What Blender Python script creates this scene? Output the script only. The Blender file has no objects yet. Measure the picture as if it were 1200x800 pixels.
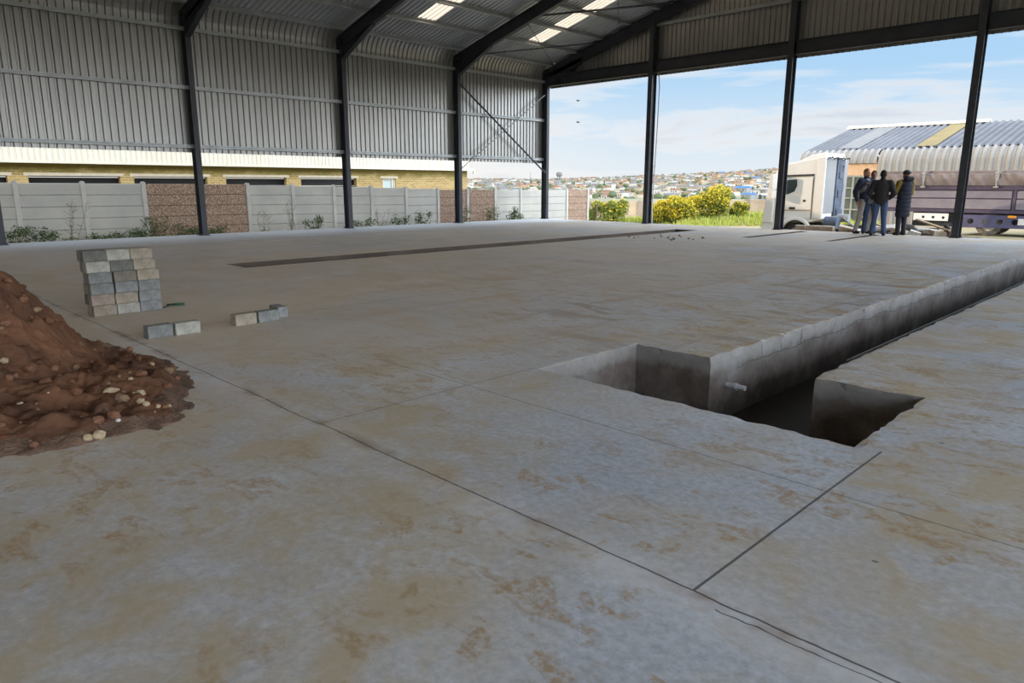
import bpy, bmesh, math, random
from mathutils import Vector, Matrix, noise
random.seed(7)
C = bpy.context.scene.collection
PI = math.pi
# ------------------------------------------------------------------ camera, light, exposure
SC = bpy.context.scene
cam_d = bpy.data.cameras.new('camera'); cam = bpy.data.objects.new('camera', cam_d); C.objects.link(cam)
cam_d.sensor_width = 36; cam_d.lens = 25.02; cam_d.clip_start = .05; cam_d.clip_end = 6000
YAW, PITCH, ROLL = .786, .217, .001
fw = Vector((-math.sin(YAW)*math.cos(PITCH), math.cos(YAW)*math.cos(PITCH), -math.sin(PITCH)))
r0 = Vector((math.cos(YAW), math.sin(YAW), 0)); u0 = r0.cross(fw)
rr = r0*math.cos(ROLL)+u0*math.sin(ROLL); uu = u0*math.cos(ROLL)-r0*math.sin(ROLL)
m = Matrix((rr, uu, -fw)).transposed().to_4x4(); m.translation = Vector((0, 0, 1.35)); cam.matrix_world = m
SC.camera = cam
SC.view_settings.view_transform = 'Standard'; SC.view_settings.look = 'None'
SC.view_settings.gamma = 1; SC.view_settings.use_curve_mapping = False
SC.view_settings.exposure = 0.0

sun_d = bpy.data.lights.new('sun', 'SUN'); sun = bpy.data.objects.new('sun', sun_d); C.objects.link(sun)
SUN = Vector((-.78, -.58, .208)).normalized()
sun.rotation_euler = SUN.to_track_quat('Z', 'Y').to_euler()
sun_d.energy = 3.7; sun_d.color = (1, .82, .60); sun_d.angle = .01

def nn(nt, t, **kw):
    n = nt.nodes.new(t)
    for k, v in kw.items():
        if k in n.inputs.keys(): n.inputs[k].default_value = v
        else: setattr(n, k, v)
    return n
def lk(nt, a, b): nt.links.new(a, b)
def math_n(nt, op, a, b=None, clamp=False):
    n = nt.nodes.new('ShaderNodeMath'); n.operation = op; n.use_clamp = clamp
    for i, v in enumerate((a, b)):
        if v is None: continue
        if isinstance(v, (int, float)): n.inputs[i].default_value = v
        else: nt.links.new(v, n.inputs[i])
    return n.outputs[0]
def ramp(nt, fac, stops):
    n = nt.nodes.new('ShaderNodeValToRGB'); e = n.color_ramp.elements
    while len(e) < len(stops): e.new(.5)
    for k, (p, c) in zip(e, stops):
        k.position = p; k.color = (c[0], c[1], c[2], 1) if not isinstance(c, (int, float)) else (c, c, c, 1)
    nt.links.new(fac, n.inputs[0]); return n.outputs[0]
def mixc(nt, f, a, b, mode='MIX'):
    n = nt.nodes.new('ShaderNodeMix'); n.data_type = 'RGBA'; n.blend_type = mode
    for i, v in ((0, f), (6, a), (7, b)):
        if isinstance(v, (int, float)): n.inputs[i].default_value = v
        elif isinstance(v, (tuple, list)): n.inputs[i].default_value = (v[0], v[1], v[2], 1)
        else: nt.links.new(v, n.inputs[i])
    return n.outputs[2]

W = bpy.data.worlds.new('sky'); SC.world = W; W.use_nodes = True
nt = W.node_tree; nt.nodes.clear()
tc = nn(nt, 'ShaderNodeTexCoord'); sx = nn(nt, 'ShaderNodeSeparateXYZ'); lk(nt, tc.outputs['Generated'], sx.inputs[0])
z = sx.outputs[2]
base = ramp(nt, z, [(0, (.80, .86, .90)), (.06, (.66, .80, .93)), (.14, (.42, .67, .93)), (.30, (.36, .60, .90)), (.5, (.52, .67, .86)), (1, (.62, .71, .82))])
mp = nn(nt, 'ShaderNodeMapping'); lk(nt, tc.outputs['Generated'], mp.inputs[0]); mp.inputs['Scale'].default_value = (2.2, 2.2, 15); mp.inputs['Location'].default_value = (.3, .1, .35)
cn = nn(nt, 'ShaderNodeTexNoise', Scale=1.6, Detail=7, Roughness=.58, Distortion=.5); lk(nt, mp.outputs[0], cn.inputs['Vector'])
cm = ramp(nt, cn.outputs[0], [(.47, 0), (.60, 1)])
low = ramp(nt, z, [(0.0, 1), (.12, .75), (.4, .45)])
cf = math_n(nt, 'MULTIPLY', cm, low)
cc = ramp(nt, cn.outputs[0], [(.52, (.93, .92, .92)), (.68, (.66, .71, .79))])
col = mixc(nt, cf, base, cc)
# warm white glare low in the sky toward the sun side (left)
nrm = nn(nt, 'ShaderNodeVectorMath', operation='DOT_PRODUCT'); lk(nt, tc.outputs['Generated'], nrm.inputs[0]); nrm.inputs[1].default_value = SUN.normalized()
gl = ramp(nt, nrm.outputs['Value'], [(.0, .12), (.35, 1)])
glow = math_n(nt, 'MULTIPLY', gl, ramp(nt, z, [(0, 1), (.12, .25), (.3, 0)]))
col = mixc(nt, glow, col, (1.0, .97, .92))
# fill light added for the interior: sky brightened away from the view and overhead
bd = nn(nt, 'ShaderNodeVectorMath', operation='DOT_PRODUCT'); lk(nt, tc.outputs['Generated'], bd.inputs[0]); bd.inputs[1].default_value = (.97, -.02, .22)
BR = ramp(nt, bd.outputs['Value'], [(.06, 0), (.7, 1)])
SIDE_GAIN = 6.6
gain = math_n(nt, 'ADD', math_n(nt, 'MULTIPLY', BR, SIDE_GAIN), 1.0)
col = mixc(nt, math_n(nt, 'MULTIPLY', BR, .45), col, (.92, .95, 1.0))
bg = nn(nt, 'ShaderNodeBackground'); lk(nt, col, bg.inputs[0]); lk(nt, gain, bg.inputs[1])
wo = nn(nt, 'ShaderNodeOutputWorld'); lk(nt, bg.outputs[0], wo.inputs[0])

# ------------------------------------------------------------------ materials
def new_mat(name):
    mt = bpy.data.materials.new(name); mt.use_nodes = True
    n = mt.node_tree; b = n.nodes['Principled BSDF']; return mt, n, b
def pm(name, c1, c2=None, scale=4.0, rough=.8, bump=.0, metal=0., detail=5, lo=.35, hi=.65, stretch=None, spec=.3):
    mt, n, b = new_mat(name)
    b.inputs['Roughness'].default_value = rough; b.inputs['Metallic'].default_value = metal
    b.inputs['Specular IOR Level'].default_value = spec
    t = nn(n, 'ShaderNodeTexCoord'); v = t.outputs['Object']
    if stretch:
        mp_ = nn(n, 'ShaderNodeMapping'); mp_.inputs['Scale'].default_value = stretch; lk(n, v, mp_.inputs[0]); v = mp_.outputs[0]
    ns = nn(n, 'ShaderNodeTexNoise', Scale=scale, Detail=detail, Roughness=.6); lk(n, v, ns.inputs['Vector'])
    c2 = c2 or tuple(x*.82 for x in c1)
    lk(n, ramp(n, ns.outputs[0], [(lo, c1), (hi, c2)]), b.inputs['Base Color'])
    if bump:
        bp_ = nn(n, 'ShaderNodeBump', Strength=bump, Distance=.02); ns2 = nn(n, 'ShaderNodeTexNoise', Scale=scale*6, Detail=4); lk(n, v, ns2.inputs['Vector'])
        lk(n, ns2.outputs[0], bp_.inputs['Height']); lk(n, bp_.outputs[0], b.inputs['Normal'])
    return mt

def floor_material():
    mt, n, b = new_mat('power floated concrete')
    t = nn(n, 'ShaderNodeTexCoord'); v = t.outputs['Object']
    def noi(sc, det=5, ro=.6, st=None, dis=0, loc=None):
        vv = v
        if st or loc:
            q = nn(n, 'ShaderNodeMapping'); lk(n, v, q.inputs[0])
            if st: q.inputs['Scale'].default_value = st
            if loc: q.inputs['Location'].default_value = loc
            vv = q.outputs[0]
        k = nn(n, 'ShaderNodeTexNoise', Scale=sc, Detail=det, Roughness=ro, Distortion=dis); lk(n, vv, k.inputs['Vector']); return k.outputs[0]
    grey = ramp(n, noi(.55, 6, .65), [(.36, (.40, .425, .47)), (.64, (.53, .545, .565))])
    fine = ramp(n, noi(26, 4, .7), [(.32, .74), (.68, 1.12)])
    c = mixc(n, 1.0, grey, fine, 'MULTIPLY')
    sy = nn(n, 'ShaderNodeSeparateXYZ'); lk(n, v, sy.inputs[0]); X_, Y_ = sy.outputs[0], sy.outputs[1]
    # clay dust worn into the surface, broad
    big = ramp(n, noi(.55, 4, .55, None, .8), [(.41, 0), (.55, 1)])
    mid = ramp(n, noi(2.6, 7, .72, None, .5), [(.40, .25), (.58, 1)])
    tan = math_n(n, 'MULTIPLY', math_n(n, 'MULTIPLY', big, mid), .78)
    c = mixc(n, tan, c, (.42, .325, .19))
    # footprints and scuffs, ochre
    br = ramp(n, noi(34, 3, .7), [(.42, .25), (.58, 1)])
    reg = ramp(n, noi(.6, 3, .5, None, 0, (7, 2, 0)), [(.40, .0), (.54, 1)])
    for ang_, loc_, lo_ in ((.3, (3.1, 1.7, 0), .575), (1.5, (9.1, 4.7, 0), .585), (2.5, (1.3, 14.2, 0), .59)):
        q = nn(n, 'ShaderNodeMapping'); lk(n, v, q.inputs[0]); q.inputs['Rotation'].default_value = (0, 0, ang_); q.inputs['Scale'].default_value = (1, 1.6, 1); q.inputs['Location'].default_value = loc_
        k_ = nn(n, 'ShaderNodeTexNoise', Scale=3.4, Detail=4, Roughness=.55, Distortion=.7); lk(n, q.outputs[0], k_.inputs['Vector'])
        sp = ramp(n, k_.outputs[0], [(lo_, 0), (lo_+.045, 1)])
        sc = math_n(n, 'MULTIPLY', math_n(n, 'MULTIPLY', sp, br), math_n(n, 'MULTIPLY', reg, .74))
        c = mixc(n, sc, c, (.33, .21, .09))
    # long streaks of dried mud, running across the middle of the slab
    mA = math_n(n, 'MULTIPLY', math_n(n, 'SUBTRACT', Y_, 3.6), .4, True)
    mB = math_n(n, 'MULTIPLY', math_n(n, 'SUBTRACT', 19.5, Y_), .15, True)
    mC = math_n(n, 'MULTIPLY', math_n(n, 'ADD', X_, 11.5), .3, True)
    mD = math_n(n, 'ADD', .3, math_n(n, 'MULTIPLY', math_n(n, 'LESS_THAN', X_, -2.3), .7))
    midy = math_n(n, 'MULTIPLY', math_n(n, 'MULTIPLY', math_n(n, 'MULTIPLY', mA, mB), mC), mD)
    for st_, loc_, lo_, colr in (((.8, 2.6, 1), (0, 4, 0), .545, (.20, .135, .085)), ((2.4, .35, 1), (5, 2, 0), .56, (.27, .19, .12)), ((1.4, 1.7, 1), (2, 12, 0), .555, (.36, .22, .09))):
        stn = ramp(n, noi(1.2, 6, .66, st_, .7, loc_), [(lo_, 0), (lo_+.07, 1)])
        c = mixc(n, math_n(n, 'MULTIPLY', math_n(n, 'MULTIPLY', stn, midy), .72), c, colr)
    # brownish dust over the middle distance
    dust = ramp(n, noi(.3, 4, .6, None, .5, (2, 9, 0)), [(.38, .5), (.6, 1)])
    md = math_n(n, 'MULTIPLY', math_n(n, 'MULTIPLY', math_n(n, 'ADD', X_, 2.8), -.25, True), math_n(n, 'MULTIPLY', math_n(n, 'ADD', X_, 19.6), .45, True))
    c = mixc(n, math_n(n, 'MULTIPLY', math_n(n, 'MULTIPLY', dust, md), .8), c, (.60, .495, .385))
    edge_light = math_n(n, 'MULTIPLY', math_n(n, 'ADD', X_, 17.2), -.6, True)
    c = mixc(n, math_n(n, 'MULTIPLY', edge_light, .8), c, (.78, .78, .78))  # sky light under the left wall sheeting, painted as a paler slab strip
    # pale cement along the long joint, then the joints and cracks themselves
    wav = math_n(n, 'MULTIPLY', math_n(n, 'SUBTRACT', noi(2.2, 4, .6), .5), .05)
    def line(coord, c0, w, g0=None, g1=None, oth=None, wv=1.0):
        d = math_n(n, 'ABSOLUTE', math_n(n, 'ADD', math_n(n, 'SUBTRACT', coord, c0), math_n(n, 'MULTIPLY', wav, wv)))
        r = math_n(n, 'LESS_THAN', d, w)
        if g0 is not None: r = math_n(n, 'MULTIPLY', r, math_n(n, 'GREATER_THAN', oth, g0))
        if g1 is not None: r = math_n(n, 'MULTIPLY', r, math_n(n, 'LESS_THAN', oth, g1))
        return r
    pale = math_n(n, 'SUBTRACT', 1.0, math_n(n, 'MULTIPLY', math_n(n, 'ABSOLUTE', math_n(n, 'SUBTRACT', Y_, 1.93)), 5.0), True)
    pale = math_n(n, 'MULTIPLY', pale, ramp(n, noi(1.4, 4, .6, None, 0, (5, 5, 0)), [(.42, 0), (.6, .55)]))
    c = mixc(n, pale, c, (.66, .66, .67))
    rust = math_n(n, 'SUBTRACT', 1.0, math_n(n, 'MULTIPLY', math_n(n, 'ABSOLUTE', math_n(n, 'SUBTRACT', Y_, 1.98)), 14.0), True)
    rust = math_n(n, 'MULTIPLY', rust, ramp(n, noi(1.1, 4, .7, None, 0, (1, 8, 0)), [(.49, 0), (.58, .8)]))
    c = mixc(n, rust, c, (.26, .165, .10))
    L = line(Y_, 1.98, .0045)
    for a in (line(Y_, 3.12, .003, -4.6, None, X_, .3), line(X_, -1.11, .0055, 1.98, 3.82, Y_, .15), line(X_, -3.56, .003, 1.98, 3.8, Y_, .6),
              line(Y_, 1.94, .003, -1.0, None, X_, 2.2), line(X_, -7.0, .004, 1.98, None, Y_, .5)):
        L = math_n(n, 'MAXIMUM', L, a)
    c = mixc(n, math_n(n, 'MULTIPLY', L, .85), c, (.035, .037, .04))
    sp2 = ramp(n, noi(9, 2, .5, None, 0, (11, 3, 0)), [(.765, 0), (.78, .8)])
    c = mixc(n, sp2, c, (.07, .07, .075))
    lk(n, c, b.inputs['Base Color'])
    lk(n, ramp(n, noi(1.3, 4, .6), [(.3, .48), (.7, .72)]), b.inputs['Roughness'])
    b.inputs['Specular IOR Level'].default_value = .38
    bp_ = nn(n, 'ShaderNodeBump', Strength=.25, Distance=.01); lk(n, noi(14, 6, .7), bp_.inputs['Height']); lk(n, bp_.outputs[0], b.inputs['Normal'])
    return mt
def pit_material():
    mt, n, b = new_mat('rendered pit wall')
    t = nn(n, 'ShaderNodeTexCoord'); v = t.outputs['Object']
    s = nn(n, 'ShaderNodeSeparateXYZ'); lk(n, v, s.inputs[0])
    n1 = nn(n, 'ShaderNodeTexNoise', Scale=2.0, Detail=7, Roughness=.65); lk(n, v, n1.inputs['Vector'])
    n2 = nn(n, 'ShaderNodeTexNoise', Scale=9.0, Detail=5, Roughness=.7); lk(n, v, n2.inputs['Vector'])
    c = ramp(n, n1.outputs[0], [(.36, (.10, .072, .055)), (.5, (.155, .125, .105)), (.66, (.225, .205, .19))])
    c = mixc(n, 1.0, c, ramp(n, n2.outputs[0], [(.25, .7), (.7, 1.1)]), 'MULTIPLY')
    # raw slab edge along the top
    zt = math_n(n, 'ADD', s.outputs[2], math_n(n, 'MULTIPLY', math_n(n, 'SUBTRACT', n2.outputs[0], .5), .14))
    top = ramp(n, math_n(n, 'ADD', zt, 1.0), [(.84, 0), (.9, .5)])
    c = mixc(n, top, c, (.25, .24, .225))
    w1 = math_n(n, 'MULTIPLY', math_n(n, 'SUBTRACT', n1.outputs[0], .5), .5)
    main = math_n(n, 'MULTIPLY', math_n(n, 'LESS_THAN', s.outputs[0], -2.7), math_n(n, 'GREATER_THAN', s.outputs[1], 5.5))
    hz = math_n(n, 'LESS_THAN', math_n(n, 'ABSOLUTE', math_n(n, 'ADD', math_n(n, 'ADD', s.outputs[2], .15), math_n(n, 'MULTIPLY', w1, .35))), .006)
    ck = math_n(n, 'MULTIPLY', hz, math_n(n, 'LESS_THAN', s.outputs[1], 13.5))
    for yc, zl in ((5.95, -.26), (6.35, -.15), (6.75, -.15), (7.6, -.15), (8.3, -.19), (9.3, -.15), (10.1, -.22), (11.6, -.15), (12.9, -.15)):
        vl = math_n(n, 'LESS_THAN', math_n(n, 'ABSOLUTE', math_n(n, 'ADD', math_n(n, 'SUBTRACT', s.outputs[1], yc), w1)), .009)
        ck = math_n(n, 'MAXIMUM', ck, math_n(n, 'MULTIPLY', vl, math_n(n, 'GREATER_THAN', s.outputs[2], zl)))
    c = mixc(n, math_n(n, 'MULTIPLY', math_n(n, 'MULTIPLY', ck, main), .7), c, (.05, .045, .04))
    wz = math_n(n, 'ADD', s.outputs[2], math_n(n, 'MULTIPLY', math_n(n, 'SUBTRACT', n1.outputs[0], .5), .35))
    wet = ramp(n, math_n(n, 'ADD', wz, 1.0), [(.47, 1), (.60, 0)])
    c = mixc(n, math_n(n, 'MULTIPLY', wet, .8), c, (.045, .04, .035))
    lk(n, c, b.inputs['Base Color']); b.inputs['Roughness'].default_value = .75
    bp_ = nn(n, 'ShaderNodeBump', Strength=.5, Distance=.02); lk(n, n2.outputs[0], bp_.inputs['Height']); lk(n, bp_.outputs[0], b.inputs['Normal'])
    return mt
def brick_material(name, c1, c2, mortar, moss=None):
    mt, n, b = new_mat(name)
    t = nn(n, 'ShaderNodeTexCoord'); s = nn(n, 'ShaderNodeSeparateXYZ'); lk(n, t.outputs['Object'], s.inputs[0])
    cb = nn(n, 'ShaderNodeCombineXYZ'); lk(n, math_n(n, 'ADD', s.outputs[0], s.outputs[1]), cb.inputs[0]); lk(n, s.outputs[2], cb.inputs[1])
    k = nn(n, 'ShaderNodeTexBrick', Scale=1.0); lk(n, cb.outputs[0], k.inputs['Vector'])
    k.inputs['Brick Width'].default_value = .23; k.inputs['Row Height'].default_value = .085; k.inputs['Mortar Size'].default_value = .008
    k.inputs['Color1'].default_value = (*c1, 1); k.inputs['Color2'].default_value = (*c2, 1); k.inputs['Mortar'].default_value = (*mortar, 1)
    c = k.outputs[0]
    if moss:
        ns = nn(n, 'ShaderNodeTexNoise', Scale=1.6, Detail=6, Roughness=.7); lk(n, t.outputs['Object'], ns.inputs['Vector'])
        zz = math_n(n, 'ADD', s.outputs[2], math_n(n, 'MULTIPLY', math_n(n, 'SUBTRACT', ns.outputs[0], .5), .8))
        c = mixc(n, ramp(n, math_n(n, 'SUBTRACT', zz, 1.2), [(.40, 0), (.66, .8)]), c, moss)
    lk(n, c, b.inputs['Base Color']); b.inputs['Roughness'].default_value = .9; return mt
def speckle_material():
    mt, n, b = new_mat('exposed pebble concrete')
    t = nn(n, 'ShaderNodeTexCoord'); v = t.outputs['Object']
    k = nn(n, 'ShaderNodeTexVoronoi', Scale=52); lk(n, v, k.inputs['Vector'])
    c = ramp(n, math_n(n, 'FRACT', math_n(n, 'MULTIPLY', nn_sep(n, k.outputs['Color']), 7.3)), [(0, (.13, .07, .045)), (.4, (.25, .155, .10)), (.7, (.33, .215, .15)), (1, (.50, .40, .31))])
    lk(n, c, b.inputs['Base Color']); b.inputs['Roughness'].default_value = .85; return mt
def nn_sep(n, colour):
    s = nn(n, 'ShaderNodeSeparateColor'); lk(n, colour, s.inputs[0]); return s.outputs[0]
def translucent_material():
    mt, n, b = new_mat('translucent fibreglass sheet')
    tr = nn(n, 'ShaderNodeBsdfTranslucent'); tr.inputs[0].default_value = (.66, .53, .39, 1)
    mx = nn(n, 'ShaderNodeMixShader'); mx.inputs[0].default_value = .9; b.inputs['Base Color'].default_value = (.6, .5, .4, 1)
    lk(n, b.outputs[0], mx.inputs[1]); lk(n, tr.outputs[0], mx.inputs[2]); lk(n, mx.outputs[0], n.nodes['Material Output'].inputs[0]); return mt
def leaf_material(name, a, b2, transl=.25):
    mt, n, b = new_mat(name)
    t = nn(n, 'ShaderNodeTexCoord'); ns = nn(n, 'ShaderNodeTexNoise', Scale=7, Detail=4); lk(n, t.outputs['Object'], ns.inputs['Vector'])
    c = ramp(n, ns.outputs[0], [(.35, a), (.65, b2)]); lk(n, c, b.inputs['Base Color']); b.inputs['Roughness'].default_value = .7
    tr = nn(n, 'ShaderNodeBsdfTranslucent'); lk(n, c, tr.inputs[0]); mx = nn(n, 'ShaderNodeMixShader'); mx.inputs[0].default_value = transl
    lk(n, b.outputs[0], mx.inputs[1]); lk(n, tr.outputs[0], mx.inputs[2]); lk(n, mx.outputs[0], n.nodes['Material Output'].inputs[0]); return mt

M = {}
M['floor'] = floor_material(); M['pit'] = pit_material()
M['sheet'] = pm('dove grey steel sheeting', (.285, .275, .255), (.235, .226, .212), .7, .32, metal=.6, spec=.5, stretch=(1, 1, .3))
M['roof'] = pm('galvanised roof sheeting', (.50, .51, .53), (.42, .43, .45), .8, .4, metal=.5, spec=.5)
M['galv'] = pm('galvanised cold formed steel', (.42, .43, .42), (.33, .34, .34), 3, .45, metal=.4)
M['paint'] = pm('charcoal painted structural steel', (.020, .021, .026), (.032, .033, .038), 2.5, .5, spec=.4)
M['sky_sheet'] = translucent_material()
M['precast'] = pm('precast concrete slats', (.47, .45, .395), (.39, .375, .34), 1.3, .85, .15, detail=7)
M['precast_post'] = pm('precast concrete posts', (.52, .50, .45), (.43, .41, .38), 2.5, .85, .15)
M['speckle'] = speckle_material()
M['ybrick'] = brick_material('mossy yellow face brick', (.35, .235, .075), (.23, .145, .04), (.40, .33, .2), (.12, .10, .010))
M['pbrick'] = brick_material('peach face brick', (.52, .30, .15), (.44, .25, .12), (.5, .4, .3))
M['white'] = pm('cream painted metal', (.62, .56, .45), (.55, .50, .40), 1.0, .45)
M['lintel'] = pm('concrete lintel', (.50, .43, .32), (.42, .36, .26), 3, .9)
M['dark'] = pm('dark door panels', (.018, .018, .022), (.028, .028, .032), 2, .55)
M['soil'] = pm('red clay soil', (.165, .078, .042), (.085, .042, .026), 3.0, .95, 1.0, detail=9, spec=.1)
M['gravel'] = pm('gravelly clay rim', (.16, .095, .062), (.085, .052, .035), 9, .95, .8)
M['ground'] = pm('sandy ground', (.40, .31, .20), (.27, .23, .12), .25, .95, .3, detail=8)
M['hill'] = pm('scrubby hillside', (.20, .20, .12), (.32, .29, .20), .02, .95, detail=8)
M['grass'] = leaf_material('bright grass', (.30, .36, .05), (.42, .42, .09))
M['weed'] = leaf_material('dark weed leaves', (.035, .075, .018), (.09, .14, .035))
M['weed2'] = leaf_material('pale weed leaves', (.12, .17, .05), (.2, .22, .09))
M['leaf'] = leaf_material('bush leaves', (.16, .21, .035), (.27, .29, .05))
M['bloom'] = leaf_material('yellow blossom', (.62, .47, .02), (.72, .58, .05))
M['stem'] = pm('dry stems', (.10, .075, .045), (.16, .12, .08), 8, .9)
M['truck'] = pm('white lorry paint', (.62, .60, .57), (.55, .52, .47), .8, .3, spec=.5)
M['glass'] = pm('dark window glass', (.02, .03, .03), (.03, .045, .04), 1, .06, spec=.6)
M['rubber'] = pm('black tyre rubber', (.02, .02, .02), (.035, .033, .03), 5, .85)
M['rim'] = pm('steel wheel rim', (.42, .40, .38), (.3, .28, .26), 4, .45, metal=.4)
M['black'] = pm('black plastic and grime', (.02, .02, .022), (.045, .043, .04), 5, .7)
M['slate'] = pm('blue grey panel', (.09, .11, .15), (.05, .06, .085), 2, .6)
M['violet'] = pm('faded violet trailer paint', (.205, .175, .185), (.15, .13, .15), 1.2, .5)
M['violet_dark'] = pm('deep violet trailer steel', (.07, .052, .075), (.05, .038, .058), 2, .55)
M['blue'] = pm('violet blue chassis paint', (.095, .088, .145), (.065, .06, .105), 1.6, .5)
M['tarp'] = pm('dusty tarpaulin', (.185, .145, .13), (.13, .105, .10), 2, .8, .3)
M['orange'] = pm('amber marker lens', (.75, .30, .03), (.65, .26, .03), 3, .3)
M['wsheet'] = pm('galvanised warehouse walling', (.28, .26, .235), (.24, .22, .20), .6, .55)
M['wroof'] = pm('blue grey warehouse roofing', (.165, .165, .175), (.135, .137, .147), .4, .8, spec=.1)
M['wlight'] = pm('pale translucent strip', (.25, .245, .24), (.21, .21, .21), .7, .8, spec=.1)
M['wyellow'] = pm('yellowed translucent strip', (.29, .23, .115), (.24, .19, .10), .7, .8, spec=.1)
M['rubble'] = pm('broken concrete', (.55, .45, .34), (.38, .31, .24), 3, .95, .4)
M['rubble_d'] = pm('dark spoil', (.10, .075, .055), (.17, .13, .09), 3, .95, .6)
M['spoilt'] = pm('dark brown earth in the trench', (.115, .085, .065), (.07, .052, .04), 1.5, .95, .4)
M['timber'] = pm('weathered timber', (.40, .29, .18), (.28, .2, .12), 3, .85, stretch=(1, 8, 8))
M['stone'] = pm('pale ochre stone', (.42, .32, .20), (.30, .22, .13), 9, .85, .3)
M['stone_w'] = pm('white stone', (.62, .58, .52), (.5, .46, .42), 9, .7, .2)
M['stone_r'] = pm('clay lump', (.21, .10, .055), (.14, .065, .035), 6, .95, .5)
M['green'] = pm('dark green paint', (.02, .09, .045), (.03, .12, .06), 3, .5)
M['cable'] = pm('pale grey cable sheath', (.55, .56, .57), (.45, .46, .47), 3, .5)
M['water'] = None
def water_material():
    mt, n, b = new_mat('muddy standing water')
    b.inputs['Base Color'].default_value = (.030, .024, .018, 1); b.inputs['Roughness'].default_value = .3; b.inputs['Specular IOR Level'].default_value = .08
    t = nn(n, 'ShaderNodeTexCoord'); ns = nn(n, 'ShaderNodeTexNoise', Scale=5, Detail=3); lk(n, t.outputs['Object'], ns.inputs['Vector'])
    bp_ = nn(n, 'ShaderNodeBump', Strength=.06, Distance=.02); lk(n, ns.outputs[0], bp_.inputs['Height']); lk(n, bp_.outputs[0], b.inputs['Normal']); return mt
M['water'] = water_material()

# ------------------------------------------------------------------ mesh helpers
class MB:
    def __init__(s): s.v = []; s.f = []; s.mi = []; s.m = 0
    def add(s, vs, fs):
        o = len(s.v); s.v += [tuple(p) for p in vs]
        for f in fs: s.f.append([i+o for i in f]); s.mi.append(s.m)
        return s
    def box(s, x0, x1, y0, y1, z0, z1):
        return s.add([(x, y, z) for z in (z0, z1) for y in (y0, y1) for x in (x0, x1)],
                     [(0, 2, 3, 1), (4, 5, 7, 6), (0, 1, 5, 4), (2, 6, 7, 3), (0, 4, 6, 2), (1, 3, 7, 5)])
    def obox(s, mat4, sx, sy, sz):
        vs = [mat4 @ Vector((x*sx/2, y*sy/2, z*sz/2)) for z in (-1, 1) for y in (-1, 1) for x in (-1, 1)]
        return s.add(vs, [(0, 2, 3, 1), (4, 5, 7, 6), (0, 1, 5, 4), (2, 6, 7, 3), (0, 4, 6, 2), (1, 3, 7, 5)])
    def prism(s, poly, f):           # poly: list of 2D; f(a,b,t) -> 3D with t 0/1
        k = len(poly); vs = [f(a, b, 0) for a, b in poly]+[f(a, b, 1) for a, b in poly]
        fs = [tuple(range(k))[::-1], tuple(range(k, 2*k))]+[(i, (i+1) % k, (i+1) % k+k, i+k) for i in range(k)]
        return s.add(vs, fs)
    def tube(s, pts, rad, seg=8, cap=True, sq=(1, 1), up=None):
        pts = [Vector(p) for p in pts]; n = len(pts)
        if isinstance(rad, (int, float)): rad = [rad]*n
        vs = []
        for i, p in enumerate(pts):
            d = (pts[min(i+1, n-1)]-pts[max(i-1, 0)])
            if d.length < 1e-9: d = Vector((0, 0, 1))
            d.normalize(); a = Vector(up) if up else (Vector((0, 0, 1)) if abs(d.z) < .9 else Vector((0, 1, 0)))
            x = d.cross(a); x.normalize(); y = x.cross(d)
            r = rad[i]
            for k in range(seg):
                t = 2*PI*k/seg; vs.append(p+x*(math.cos(t)*r*sq[0])+y*(math.sin(t)*r*sq[1]))
        fs = [(i*seg+k, i*seg+(k+1) % seg, (i+1)*seg+(k+1) % seg, (i+1)*seg+k) for i in range(n-1) for k in range(seg)]
        if cap: fs += [tuple(range(seg))[::-1], tuple((n-1)*seg+k for k in range(seg))]
        return s.add(vs, fs)
    def ball(s, c, r, seg=12, rings=8, M4=None):
        if isinstance(r, (int, float)): r = (r, r, r)
        vs = [];c = Vector(c)
        for i in range(rings+1):
            t = PI*i/rings
            for k in range(seg):
                p = 2*PI*k/seg; q = Vector((r[0]*math.sin(t)*math.cos(p), r[1]*math.sin(t)*math.sin(p), r[2]*math.cos(t)))
                vs.append(c+(M4 @ q if M4 else q))
        fs = [(i*seg+k, (i+1)*seg+k, (i+1)*seg+(k+1) % seg, i*seg+(k+1) % seg) for i in range(rings) for k in range(seg)]
        return s.add(vs, fs)
    def build(s, name, mats, parent=None, smooth=False, bevel=0, loc=(0, 0, 0), merge=False, seg=1):
        me = bpy.data.meshes.new(name); L = Vector(loc)
        me.from_pydata([Vector(p)-L for p in s.v], [], s.f)
        if not isinstance(mats, (list, tuple)): mats = [mats]
        for q in mats: me.materials.append(q)
        me.polygons.foreach_set('material_index', s.mi)
        bm = bmesh.new(); bm.from_mesh(me)
        if merge: bmesh.ops.remove_doubles(bm, verts=bm.verts, dist=1e-4)
        bmesh.ops.recalc_face_normals(bm, faces=bm.faces)
        bm.to_mesh(me); bm.free()
        if smooth: me.polygons.foreach_set('use_smooth', [True]*len(me.polygons))
        o = bpy.data.objects.new(name, me); C.objects.link(o); o.location = L
        if parent:
            o.parent = parent; p_ = parent; tot = Vector((0, 0, 0))
            while p_: tot += Vector(p_.location); p_ = p_.parent
            o.location = L-tot
        if bevel:
            b = o.modifiers.new('bevel', 'BEVEL'); b.width = bevel; b.segments = seg; b.limit_method = 'ANGLE'
        return o
def tag(o, label, cat, group=None, kind=None):
    o['label'] = label; o['category'] = cat
    if group: o['group'] = group
    if kind: o['kind'] = kind
    return o
def struct(o): o['kind'] = 'structure'; return o
def thing(name, label, cat, loc, group=None, rz=0):
    o = bpy.data.objects.new(name, None); C.objects.link(o); o.location = loc; o.rotation_euler = (0, 0, rz); o.empty_display_size = .2
    return tag(o, label, cat, group)
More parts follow.
